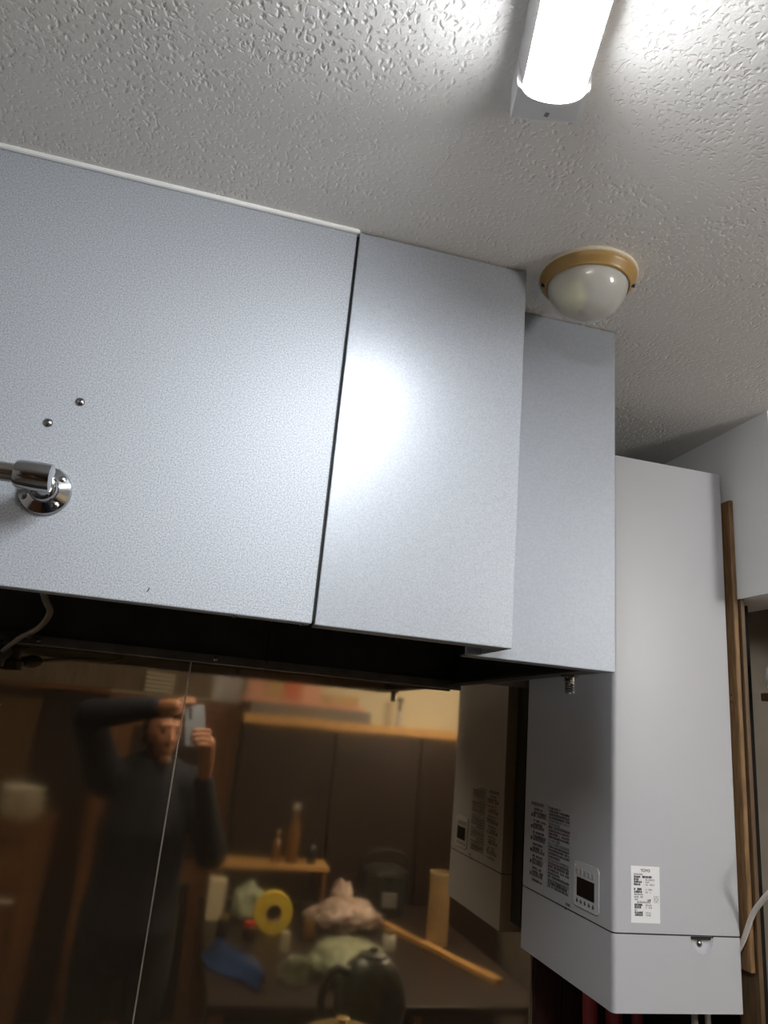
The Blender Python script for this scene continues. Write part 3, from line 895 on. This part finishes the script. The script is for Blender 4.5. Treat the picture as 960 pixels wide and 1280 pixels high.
cup = thing('cupboard', 'dark wooden cupboard with orange top board, mirrored in the steel', 'cupboard', (1.0, YF, 0))
CF = -1.40
obj('body', box(B(), 0.305, 1.90, YF + 0.001, CF, 0.0, 1.655), 'wood_black', cup)
obj('top_board', box(B(), 0.300, 1.92, YF + 0.001, CF + 0.035, 1.655, 1.705, 0.003), 'wood_orange', cup)
for k in range(3):
    x0 = 0.315 + 0.53 * k
    d = obj('door', box(B(), x0, x0 + 0.515, CF, CF + 0.020, 0.06, 1.645, 0.003), 'wood_black', cup)
    obj('handle', box(B(), x0 + 0.47, x0 + 0.485, CF + 0.020, CF + 0.035, 0.80, 0.92, 0.003), 'chrome_dark', d)
obj('hook', chain(B(), spline([(1.315, CF + 0.037, 1.650), (1.315, CF + 0.045, 1.61), (1.318, CF + 0.048, 1.57), (1.318, CF + 0.058, 1.556), (1.318, CF + 0.066, 1.572)], 5), 0.004, 8), 'chrome', cup, smooth=True)

tag(obj('flat_carton', box(B(), 0.33, 1.035, CF - 0.12, CF + 0.015, 1.705, 1.772, 0.003), 'grey_box', loc=(0.68, CF - 0.05, 1.705)), 'long grey flat carton lying on the cupboard top', 'box')
tag(obj('flat_carton', box(B(), 0.27, 0.985, CF - 0.12, CF + 0.03, 1.772, 1.796, 0.002), 'pink_box', loc=(0.62, CF - 0.05, 1.772)), 'thin salmon carton lying across the grey one on the cupboard', 'box')
for x0, x1, h, m, lb in ((0.30, 0.40, 0.13, 'pink_box', 'salmon carton, leftmost of the small cartons on the cupboard'),
                         (0.405, 0.50, 0.15, 'cardboard', 'brown carton between the salmon and the red one on the cupboard'),
                         (0.505, 0.60, 0.12, 'red_box', 'red carton in the middle of the row on the cupboard'),
                         (0.605, 0.72, 0.14, 'pink_box', 'salmon carton standing right of the red one on the cupboard'),
                         (0.725, 0.95, 0.055, 'cardboard', 'low brown carton at the right end of the row on the cupboard')):
    t = thing('small_carton', lb, 'box', ((x0 + x1) / 2, CF - 0.05, 1.796), 'small cartons on the cupboard')
    obj('carton_body', box(B(), x0, x1, CF - 0.11, CF + 0.01, 1.796, 1.796 + h, 0.002), m, t)
    obj('flap', box(B(), x0 + 0.002, x1 - 0.002, CF - 0.108, CF - 0.045, 1.796 + h, 1.798 + h), m, t)
b = thing('slim_bottle', 'slim pale bottle standing on the cupboard top right of the cartons', 'bottle', (1.215, CF - 0.02, 1.705))
obj('bottle_body', lathe(B(), (1.215, CF - 0.02, 1.705), (0, 0, 1), [(0.014, 0), (0.016, 0.004), (0.016, 0.075), (0.008, 0.09)], 16), 'grey_pipe', b, smooth=True)
obj('cap', lathe(B(), (1.215, CF - 0.02, 1.795), (0, 0, 1), [(0.010, 0), (0.010, 0.05), (0.022, 0.055), (0.022, 0.075), (0, 0.078)], 16), 'dark', b, smooth=True)

# left: low cabinet with a shiny bowl
cab = thing('side_cabinet', 'brown cabinet left of the person, mirrored at the left edge', 'cabinet', (-1.05, -1.2, 0))
obj('body', box(B(), -1.50, -0.62, YF + 0.05, -1.02, 0.0, 1.085, 0.004), 'wood_brown', cab)
obj('top', box(B(), -1.50, -0.60, YF + 0.05, -1.00, 1.085, 1.105, 0.003), 'wood_brown', cab)
for k in range(4):
    d = obj('drawer', box(B(), -1.49, -0.63, -1.02, -1.005, 0.08 + 0.25 * k, 0.31 + 0.25 * k, 0.003), 'wood_brown', cab)
    obj('drawer_pull', box(B(), -0.80, -0.66, -1.005, -0.990, 0.27 + 0.25 * k, 0.285 + 0.25 * k, 0.002), 'louvre' if k == 2 else 'wood_black', d)
tag(obj('tall_board', box(B(), -1.20, -0.80, YF + 0.05, YF + 0.07, 1.105, 1.680, 0.003), 'timber_dark', loc=(-1.0, YF + 0.06, 1.105)), 'brown board standing on the cabinet at the left edge of the steel', 'board')
for k in range(3):
    r = 0.115 - 0.006 * k
    z = 1.105 + 0.045 * k
    bm = lathe(B(), (-0.735, -1.12, z), (0, 0, 1), [(r * 0.45, 0), (r * 0.55, 0.004), (r * 0.85, 0.030), (r, 0.058), (r + 0.004, 0.060), (r - 0.003, 0.058), (r * 0.82, 0.032), (r * 0.4, 0.008), (0, 0.007)], 28)
    tag(obj('glazed_bowl', bm, 'tin', smooth=True, loc=(-0.735, -1.12, z)), ['glazed cream bowl at the bottom of the stack on the left cabinet', 'glazed cream bowl in the middle of the stack on the left cabinet', 'glazed cream bowl at the top of the stack on the left cabinet'][k], 'bowl', 'stacked bowls')

# right: cluttered work table beside the person
from mathutils import noise
TZ = 0.75
tab = thing('work_table', 'cluttered low work table right of the person, mirrored in the steel', 'table', (0.8, -0.6, 0))
obj('table_top', box(B(), 0.20, 1.45, -1.36, 0.15, TZ - 0.03, TZ, 0.003), 'wood_black', tab)
for x in (0.24, 1.41):
    for y in (-1.32, 0.11):
        obj('leg', box(B(), x - 0.025, x + 0.025, y - 0.025, y + 0.025, 0.0, TZ - 0.03, 0.002), 'wood_brown', tab)
rack = thing('shelf_rack', 'small wooden shelf rack standing at the back of the work table', 'shelf', (0.45, -1.10, TZ))
obj('board', box(B(), 0.205, 0.80, -1.20, -1.00, 0.962, 0.984, 0.002), 'wood_orange', rack)
for x in (0.215, 0.77):
    obj('upright', box(B(), x, x + 0.02, -1.19, -1.01, TZ, 0.962), 'wood_brown', rack)

def bottle(x, y, z, h, r, m, capm, label):
    t = thing('bottle', label, 'bottle', (x, y, z), 'bottles on the shelf rack')
    obj('glass', lathe(B(), (x, y, z), (0, 0, 1), [(r * 0.9, 0), (r, 0.006), (r, h * 0.55), (r * 0.75, h * 0.66), (r * 0.36, h * 0.76), (r * 0.34, h * 0.93)], 20), m, t, smooth=True)
    obj('cap', lathe(B(), (x, y, z + h * 0.93), (0, 0, 1), [(r * 0.42, 0), (r * 0.42, h * 0.07), (0, h * 0.07)], 16), capm, t, smooth=True)
bottle(0.612, -1.07, 0.984, 0.285, 0.033, 'amber', 'louvre', 'tall amber bottle with pale cap on the shelf rack')
bottle(0.535, -1.09, 0.984, 0.150, 0.026, 'amber', 'cardboard', 'shorter brown bottle left of the tall amber one')
bottle(0.715, -1.08, 0.984, 0.120, 0.024, 'appliance', 'dark', 'small black bottle at the right end of the shelf rack')

def lump(name, label, cat, m, c, s, seed, amp=0.28, group=None):
    """a crumpled bag: a lumpy closed shell that sits on its support"""
    bm = B()
    bmesh.ops.create_icosphere(bm, subdivisions=4, radius=1)
    for v in bm.verts:
        n = v.co.copy()
        k = 1 + amp * noise.noise(n * 1.6 + Vector((seed, 0, 0))) + amp * 0.6 * noise.noise(n * 4 + Vector((0, seed, 0))) + amp * 0.4 * abs(noise.noise(n * 8 + Vector((0, 0, seed))))
        p = n * k
        v.co = Vector((c[0] + p.x * s[0], c[1] + p.y * s[1], c[2] + max(0.0, (p.z * 0.5 + 0.42)) * 2 * s[2]))
    return tag(obj(name, bm, m, smooth='all', loc=c), label, cat, group)
lump('plastic_bag', 'crumpled pale green plastic bag under the shelf rack', 'plastic bag', 'green_film', (0.410, -0.93, TZ), (0.085, 0.06, 0.085), 1.0)
lump('plastic_bag', 'crumpled pinkish plastic bag in the middle of the work table', 'plastic bag', 'pink_film', (0.86, -0.80, TZ), (0.16, 0.13, 0.075), 5.0)
lump('plastic_bag', 'large grey-green plastic bag at the front of the work table', 'plastic bag', 'green_film', (0.76, -0.20, TZ), (0.155, 0.20, 0.055), 9.0)
bm = B()
rows_ = []
for k in range(9):
    t = k / 8
    c0 = Vector((0.245, -0.40, TZ)).lerp(Vector((0.400, 0.02, TZ)), t)
    side = Vector((0.93, -0.36, 0))
    w = 0.055 + 0.035 * math.sin(t * 5)
    rows_.append([c0 + side * (a * w) + Vector((0, 0, h + 0.006 + 0.004 * math.sin(9 * t + 5 * a))) for a, h in ((-1.1, 0.005), (-0.6, 0.018), (-0.2, 0.040), (0, 0.056), (0.25, 0.036), (0.7, 0.016), (1.3, 0.005))])
vr = [[bm.verts.new(p) for p in r] for r in rows_]
vb = [[bm.verts.new((p.x, p.y, p.z - 0.003)) for p in r] for r in rows_]
for a, b in zip(vr, vr[1:]):
    for q in range(6):
        bm.faces.new((a[q], a[q + 1], b[q + 1], b[q]))
for a, b in zip(vb, vb[1:]):
    for q in range(6):
        bm.faces.new((a[q + 1], a[q], b[q], b[q + 1]))
tag(obj('plastic_sheet', bm, 'blue', smooth='all', loc=(0.32, -0.2, TZ)), 'folded blue plastic sheet on the near left corner of the table', 'plastic sheet')
lump('plastic_bag', 'pale crumpled bag behind the pink one at the back of the table', 'plastic bag', 'pink_film', (0.895, -1.10, TZ), (0.060, 0.08, 0.085), 21.0)
tag(obj('cream_carton', box(B(), 0.215, 0.285, -0.99, -0.90, TZ, 0.925, 0.003), 'candle', loc=(0.25, -0.95, TZ)), 'small cream carton standing under the left end of the rack', 'box')
cupw = thing('enamel_cup', 'pale enamel cup with a handle at the front of the table', 'cup', (0.535, -0.08, TZ))
obj('cup_body', lathe(B(), (0.535, -0.08, TZ), (0, 0, 1), [(0.030, 0), (0.036, 0.003), (0.040, 0.07), (0.042, 0.075), (0.038, 0.072), (0.034, 0.006), (0, 0.005)], 24), 'green_film', cupw, smooth=True)
obj('handle', chain(B(), spline([(0.498, -0.08, TZ + 0.060), (0.470, -0.08, TZ + 0.058), (0.468, -0.08, TZ + 0.025), (0.500, -0.08, TZ + 0.018)], 5), 0.005, 8), 'green_film', cupw, smooth=True)
for k, (x, y, r, m, lb) in enumerate(((0.66, -0.62, 0.026, 'amber', 'short amber jar between the tape roll and the pink bag'), (1.00, -0.50, 0.030, 'louvre', 'pale jar standing left of the orange plank'), (0.28, -0.66, 0.028, 'appliance', 'dark jar behind the blue plastic sheet'))):
    t = thing('table_jar', lb, 'jar', (x, y, TZ), 'jars on the work table')
    obj('jar_glass', lathe(B(), (x, y, TZ), (0, 0, 1), [(r * 0.9, 0), (r, 0.004), (r, 0.060), (r * 0.8, 0.070)], 18), m, t, smooth=True)
    obj('jar_lid', lathe(B(), (x, y, TZ + 0.070), (0, 0, 1), [(r * 0.85, 0), (r * 0.85, 0.014), (0, 0.015)], 18), 'brass', t, smooth=True)

ring = thing('tape_roll', 'yellow roll of tape standing on the work table', 'tape roll', (0.505, -0.72, TZ))
bm = lathe(B(), (0.505, -0.745, 0.837), (0, 1, 0), [(0.038, 0), (0.086, 0), (0.088, 0.003), (0.088, 0.047), (0.086, 0.05), (0.038, 0.05), (0.038, 0)], 40, cap=False)
obj('tape', bm, 'yellow', ring, smooth=True)
bm = lathe(B(), (0.505, -0.746, 0.837), (0, 1, 0), [(0.034, 0), (0.0379, 0), (0.0379, 0.052), (0.034, 0.052), (0.034, 0)], 32, cap=False)
obj('core', bm, 'cardboard', ring, smooth=True)
c = thing('cream_candle', 'short cream candle standing in front of the yellow tape roll', 'candle', (0.535, -0.45, TZ))
obj('wax', lathe(B(), (0.535, -0.45, TZ), (0, 0, 1), [(0.020, 0), (0.021, 0.003), (0.019, 0.075), (0.012, 0.078), (0, 0.076)], 18), 'candle', c, smooth=True)
obj('wick', cyl(B(), (0.535, -0.45, TZ + 0.075), (0.537, -0.45, TZ + 0.088), 0.0018, 6), 'dark', c)
c = thing('red_cap_jar', 'small dark jar with a red cap left of the tape roll', 'jar', (0.395, -0.62, TZ))
obj('jar', lathe(B(), (0.395, -0.62, TZ), (0, 0, 1), [(0.028, 0), (0.030, 0.003), (0.030, 0.045), (0.022, 0.05)], 18), 'appliance', c, smooth=True)
obj('cap', lathe(B(), (0.395, -0.62, TZ + 0.05), (0, 0, 1), [(0.025, 0), (0.025, 0.018), (0.020, 0.020), (0, 0.020)], 18), 'red_cap', c, smooth=True)

# plank lying along the right of the table
pa, pb = Vector((1.035, -1.06, TZ)), Vector((1.350, -0.09, TZ))
dv = (pb - pa).normalized()
sv = Vector((dv.y, -dv.x, 0)) * 0.022
bm = B()
prism(bm, [(-1, 0), (1, 0), (1, 0.018), (-1, 0.018)], lambda a, b: pa + sv * a + Vector((0, 0, b)), lambda a, b: pb + sv * a + Vector((0, 0, b)))
tag(obj('wooden_plank', bm, 'wood_orange', loc=tuple(pa)), 'narrow orange wooden plank lying along the work table', 'plank')
t = thing('cardboard_tube', 'upright beige cardboard tube standing on the work table', 'tube', (1.262, -0.60, TZ))
obj('tube_wall', lathe(B(), (1.262, -0.62, TZ), (0, 0, 1), [(0.052, 0), (0.052, 0.31), (0.047, 0.31), (0.047, 0.02), (0, 0.02)], 28), 'cardboard', t, smooth=True)
obj('end_ring', lathe(B(), (1.262, -0.62, TZ + 0.303), (0, 0, 1), [(0.0530, 0), (0.0530, 0.008), (0.0525, 0.0085)], 28, cap=False), 'candle', t, smooth=True)
ap = thing('rice_cooker', 'black rice cooker at the back of the work table', 'rice cooker', (1.08, -1.12, TZ))
obj('pot_body', lathe(B(), (1.14, -1.17, TZ), (0, 0, 1), [(0.11, 0), (0.125, 0.012), (0.135, 0.12), (0.132, 0.19)], 32), 'appliance', ap, smooth=True)
obj('lid', lathe(B(), (1.14, -1.17, TZ + 0.192), (0, 0, 1), [(0.132, 0), (0.125, 0.02), (0.08, 0.042), (0, 0.050)], 32), 'appliance', ap, smooth=True)
obj('control_plate', box(B(), 1.10, 1.18, -1.045, -1.030, TZ + 0.05, TZ + 0.12, 0.004), 'grey_box', ap)
obj('handle', chain(B(), spline([(1.01, -1.17, TZ + 0.20), (1.03, -1.17, TZ + 0.28), (1.14, -1.17, TZ + 0.31), (1.25, -1.17, TZ + 0.28), (1.27, -1.17, TZ + 0.20)], 5), 0.008, 8), 'appliance', ap, smooth=True)

# ------------------------------------------------------------------ the person taking the picture, with the phone
CAM = Vector((0, 0, CZ))
UP = -DOWN
def ph(r, u, f):                              # phone frame: right, up, forward, measured from the lens
    return CAM + RIGHT * r + UP * u + FWD * f
phone = thing('phone', 'silver blue phone held up in both hands, mirrored in the steel', 'phone', tuple(ph(0.018, -0.125, -0.008)))
PW0, PW1, PH0, PH1 = -0.020, 0.054, -0.134, 0.022
bm = prism(B(), round_rect(PW0, PW1, PH0, PH1, 0.009), lambda a, b: ph(a, b, -0.012), lambda a, b: ph(a, b, -0.0042))
obj('phone_body', bm, 'phone', phone)
obj('screen', prism(B(), round_rect(PW0 + 0.003, PW1 - 0.003, PH0 + 0.003, PH1 - 0.003, 0.007), lambda a, b: ph(a, b, -0.0123), lambda a, b: ph(a, b, -0.0119)), 'glass_black', phone)
obj('camera_bump', prism(B(), round_rect(-0.012, 0.012, -0.040, 0.012, 0.008), lambda a, b: ph(a, b, -0.0043), lambda a, b: ph(a, b, -0.0030)), 'phone', phone)
for u in (0.0, -0.014, -0.028):
    obj('lens', lathe(B(), tuple(ph(0, u, -0.0031)), FWD, [(0.0058, 0), (0.0058, 0.0010), (0.0045, 0.0010), (0.0040, 0.0004), (0, 0.0003)], 18), 'glass_black', phone)
obj('sticker', prism(B(), round_rect(0.004, 0.022, -0.118, -0.096, 0.002), lambda a, b: ph(a, b, -0.0043), lambda a, b: ph(a, b, -0.0039)), 'paper', phone)

person = thing('person', 'person in dark navy jacket holding up a phone, mirrored in the steel', 'person', (-0.12, -0.34, 0))
def ball(bm, c, s, rz=0.0, sub=3, fn=None):
    r = bmesh.ops.create_icosphere(bm, subdivisions=sub, radius=1)
    mrot = Matrix.Rotation(rz, 3, 'Z')
    for v in r['verts']:
        n = v.co.copy()
        p = Vector((n.x * s[0], n.y * s[1], n.z * s[2]))
        if fn:
            p = fn(n, p)
        v.co = Vector(c) + mrot @ p
HC = Vector((-0.105, -0.275, 1.595))          # head centre
HRZ = math.radians(-24)                       # face turned towards the phone
def head_pt(x, y, z):
    return HC + Matrix.Rotation(HRZ, 3, 'Z') @ Vector((x, y, z))
SHL, SHR = Vector((-0.300, -0.330, 1.395)), Vector((0.070, -0.330, 1.385))
ELL, WRL = Vector((-0.385, -0.150, 1.635)), Vector((-0.135, -0.050, 1.690))
ELR, WRR = Vector((0.165, -0.215, 1.150)), Vector((0.085, -0.075, 1.435))
HIPS = Vector((-0.115, -0.36, 0.93))
def build_body():
    bm = B()
    def face(n, p):
        z = n.z
        if n.y > 0:
            p.y *= 1.0 - 0.10 * max(0, -z)
        if z < -0.2:
            p.x *= 1 - 0.42 * (-z - 0.2)      # jaw narrows to the chin
        for sx in (-1, 1):                    # eye sockets
            d = (Vector((n.x - sx * 0.42, n.y - 0.85, n.z - 0.02))).length
            p.y -= 0.010 * math.exp(-(d / 0.22) ** 2)
        return p
    ball(bm, HC, (0.076, 0.096, 0.118), HRZ, 4, face)
    chain(bm, [head_pt(0, 0.090, 0.012), head_pt(0, 0.104, -0.012), head_pt(0, 0.112, -0.030)], [0.009, 0.011, 0.013], 8)
    ball(bm, head_pt(-0.013, 0.098, -0.034), (0.009, 0.009, 0.007))
    ball(bm, head_pt(0.013, 0.098, -0.034), (0.009, 0.009, 0.007))
    chain(bm, [head_pt(-0.045, 0.072, 0.028), head_pt(0, 0.092, 0.026), head_pt(0.045, 0.072, 0.028)], 0.010, 8)
    chain(bm, [head_pt(-0.022, 0.084, -0.062), head_pt(0, 0.093, -0.060), head_pt(0.022, 0.084, -0.062)], 0.006, 8)
    chain(bm, [head_pt(-0.020, 0.082, -0.073), head_pt(0, 0.090, -0.074), head_pt(0.020, 0.082, -0.073)], 0.006, 8)
    ball(bm, head_pt(0, 0.068, -0.102), (0.026, 0.022, 0.020))
    for sx in (-1, 1):
        ball(bm, head_pt(sx * 0.077, -0.008, -0.010), (0.010, 0.020, 0.032), HRZ)
    neck = Vector((-0.115, -0.335, 1.43))
    chain(bm, [HC + Vector((0, -0.025, -0.06)), HC + Vector((-0.004, -0.04, -0.12)), neck, neck + Vector((0, -0.005, -0.05))], [0.055, 0.054, 0.060, 0.08], 14)
    # trunk
    chain(bm, [(-0.115, -0.345, 1.36), (-0.115, -0.345, 1.22), (-0.115, -0.35, 1.08), HIPS], [0.125, 0.140, 0.130, 0.140], 20)
    chain(bm, [SHL, (-0.115, -0.345, 1.38), SHR], [0.062, 0.100, 0.062], 14)
    # arms
    chain(bm, [SHL, (SHL + ELL) / 2, ELL], [0.056, 0.048, 0.042], 14)
    chain(bm, [ELL, ELL.lerp(WRL, 0.4), WRL], [0.042, 0.039, 0.027], 14)
    chain(bm, [SHR, (SHR + ELR) / 2, ELR], [0.056, 0.048, 0.042], 14)
    chain(bm, [ELR, ELR.lerp(WRR, 0.4), WRR], [0.042, 0.039, 0.027], 14)
    # legs
    for s in (-1, 1):
        hx = HIPS.x + s * 0.09
        chain(bm, [(hx, -0.36, 0.92), (hx + s * 0.01, -0.35, 0.70), (hx + s * 0.015, -0.34, 0.50), (hx + s * 0.015, -0.36, 0.32), (hx + s * 0.015, -0.37, 0.09)], [0.088, 0.076, 0.056, 0.052, 0.038], 14)
        chain(bm, [(hx + s * 0.015, -0.40, 0.045), (hx + s * 0.02, -0.31, 0.042), (hx + s * 0.025, -0.23, 0.030)], [0.040, 0.038, 0.026], 12)
    # left hand: palm above and left of the phone, fingers along its upper edge
    kn = ph(-0.058, 0.016, -0.004)
    chain(bm, [WRL, WRL.lerp(kn, 0.5), kn], [0.026, 0.030, 0.026], 12)
    for k, (du, ln) in enumerate(((0.024, 0.066), (0.008, 0.070), (-0.010, 0.060), (-0.026, 0.046))):
        b0 = ph(-0.060, 0.010 + du, -0.002)
        b1 = ph(-0.030, 0.016 + du * 0.95, 0.012)
        b2 = ph(-0.030 + ln * 0.35, 0.018 + du * 0.8 + (0.010 if k > 1 else 0), 0.012)
        b3 = ph(-0.030 + ln * 0.62, 0.022 + du * 0.7 + (0.012 if k > 1 else 0), 0.003)
        if k > 1:                              # ring and little finger stop at the phone's side edge
            b2 = ph(-0.032, 0.006 + du, 0.006)
            b3 = ph(-0.029, 0.004 + du, -0.010)
        chain(bm, [b0, b1, b2, b3], [0.0105, 0.0092, 0.0085, 0.0075], 10)
    chain(bm, [ph(-0.070, -0.006, -0.012), ph(-0.046, -0.022, -0.026), ph(-0.020, -0.018, -0.0225)], [0.013, 0.011, 0.0095], 10)
    # right hand: palm at the lower right of the phone, four fingers curled over its back
    kn = ph(0.066, -0.118, -0.012)
    chain(bm, [WRR, WRR.lerp(kn, 0.55), kn], [0.026, 0.031, 0.027], 12)
    for k in range(4):
        u = -0.080 - 0.0185 * k
        ln = (0.050, 0.054, 0.050, 0.040)[k]
        chain(bm, [ph(0.066, u - 0.004, -0.010), ph(0.068, u, 0.003), ph(0.060 - ln * 0.45, u + 0.003, 0.0065), ph(0.060 - ln, u + 0.002, 0.0045)], [0.0105, 0.0095, 0.0088, 0.0076], 10)
    chain(bm, [ph(0.074, -0.125, -0.020), ph(0.066, -0.092, -0.028), ph(0.046, -0.072, -0.0215)], [0.013, 0.011, 0.0095], 10)
    return bm
def voxel(name, bm, size, m, parent, smooth_it=4):
    """weld overlapping shapes into one continuous skin"""
    me = bpy.data.meshes.new(name)
    bm.to_mesh(me)
    bm.free()
    o = bpy.data.objects.new(name + '_tmp', me)
    C.objects.link(o)
    md = o.modifiers.new('r', 'REMESH')
    md.mode = 'VOXEL'
    md.voxel_size = size
    sm = o.modifiers.new('s', 'SMOOTH')
    sm.factor = 0.5
    sm.iterations = smooth_it
    dg = bpy.context.evaluated_depsgraph_get()
    out = bpy.data.meshes.new_from_object(o.evaluated_get(dg))
    bpy.data.objects.remove(o)
    bpy.data.meshes.remove(me)
    out.name = name
    for p in out.polygons:
        p.use_smooth = True
    out.materials.clear()
    out.materials.append(MT[m])
    r = bpy.data.objects.new(name, out)
    C.objects.link(r)
    r.parent = parent
    r.matrix_parent_inverse = parent_inv(parent)
    return r
body = voxel('body', build_body(), 0.0045, 'skin', person, 2)
for sx in (-1, 1):
    obj('eye', lathe(B(), tuple(head_pt(sx * 0.033, 0.072, 0.006)), Matrix.Rotation(HRZ, 3, 'Z') @ Vector((0, 1, 0)), [(0.012, 0), (0.010, 0.006), (0.005, 0.010), (0, 0.0108)], 14), 'hair', body, smooth=True)
# jacket over trunk and arms
bm = B()
chain(bm, [(-0.115, -0.345, 1.40), (-0.115, -0.345, 1.22), (-0.115, -0.35, 1.05), (-0.115, -0.355, 0.86)], [0.145, 0.185, 0.182, 0.190], 22)
chain(bm, [SHL, (-0.115, -0.345, 1.395), SHR], [0.078, 0.112, 0.078], 16)
for s, e, w in ((SHL, ELL, WRL), (SHR, ELR, WRR)):
    chain(bm, [s, (s + e) / 2, e], [0.076, 0.068, 0.062], 16)
    chain(bm, [e, e.lerp(w, 0.5), e.lerp(w, 0.98)], [0.062, 0.053, 0.042], 16)
chain(bm, [(-0.165, -0.33, 1.475), (-0.115, -0.30, 1.455), (-0.065, -0.33, 1.475)], 0.026, 10)   # collar
voxel('jacket', bm, 0.009, 'navy', person, 6)
bm = B()
for s in (-1, 1):
    hx = HIPS.x + s * 0.09
    chain(bm, [(hx, -0.36, 0.93), (hx + s * 0.01, -0.35, 0.70), (hx + s * 0.015, -0.34, 0.50), (hx + s * 0.015, -0.365, 0.12)], [0.105, 0.092, 0.076, 0.066], 16)
chain(bm, [(-0.115, -0.355, 0.98), (-0.115, -0.36, 0.90)], [0.150, 0.155], 18)
voxel('trousers', bm, 0.011, 'trouser', person, 4)
for s in (-1, 1):
    hx = HIPS.x + s * 0.09
    bm = B()
    chain(bm, [(hx + s * 0.015, -0.405, 0.052), (hx + s * 0.02, -0.31, 0.050), (hx + s * 0.025, -0.215, 0.042)], [0.052, 0.050, 0.040], 14)
    for v in bm.verts:
        v.co.z = max(v.co.z, 0.002)
    obj('shoe', bm, 'appliance', person, smooth=True)
# hair: a cap over crown, sides and back of the head
bm = B()
def hairfn(n, p):
    k = 1.0
    if n.y > 0.15 and n.z < 0.46:
        k = 0.84                              # cut away over the face
    elif n.z < -0.45:
        k = 0.86
    return p * k
ball(bm, HC + Vector((0, 0, 0.004)), (0.088, 0.106, 0.127), HRZ, 4, hairfn)
voxel('hair', bm, 0.006, 'hair', person, 3)
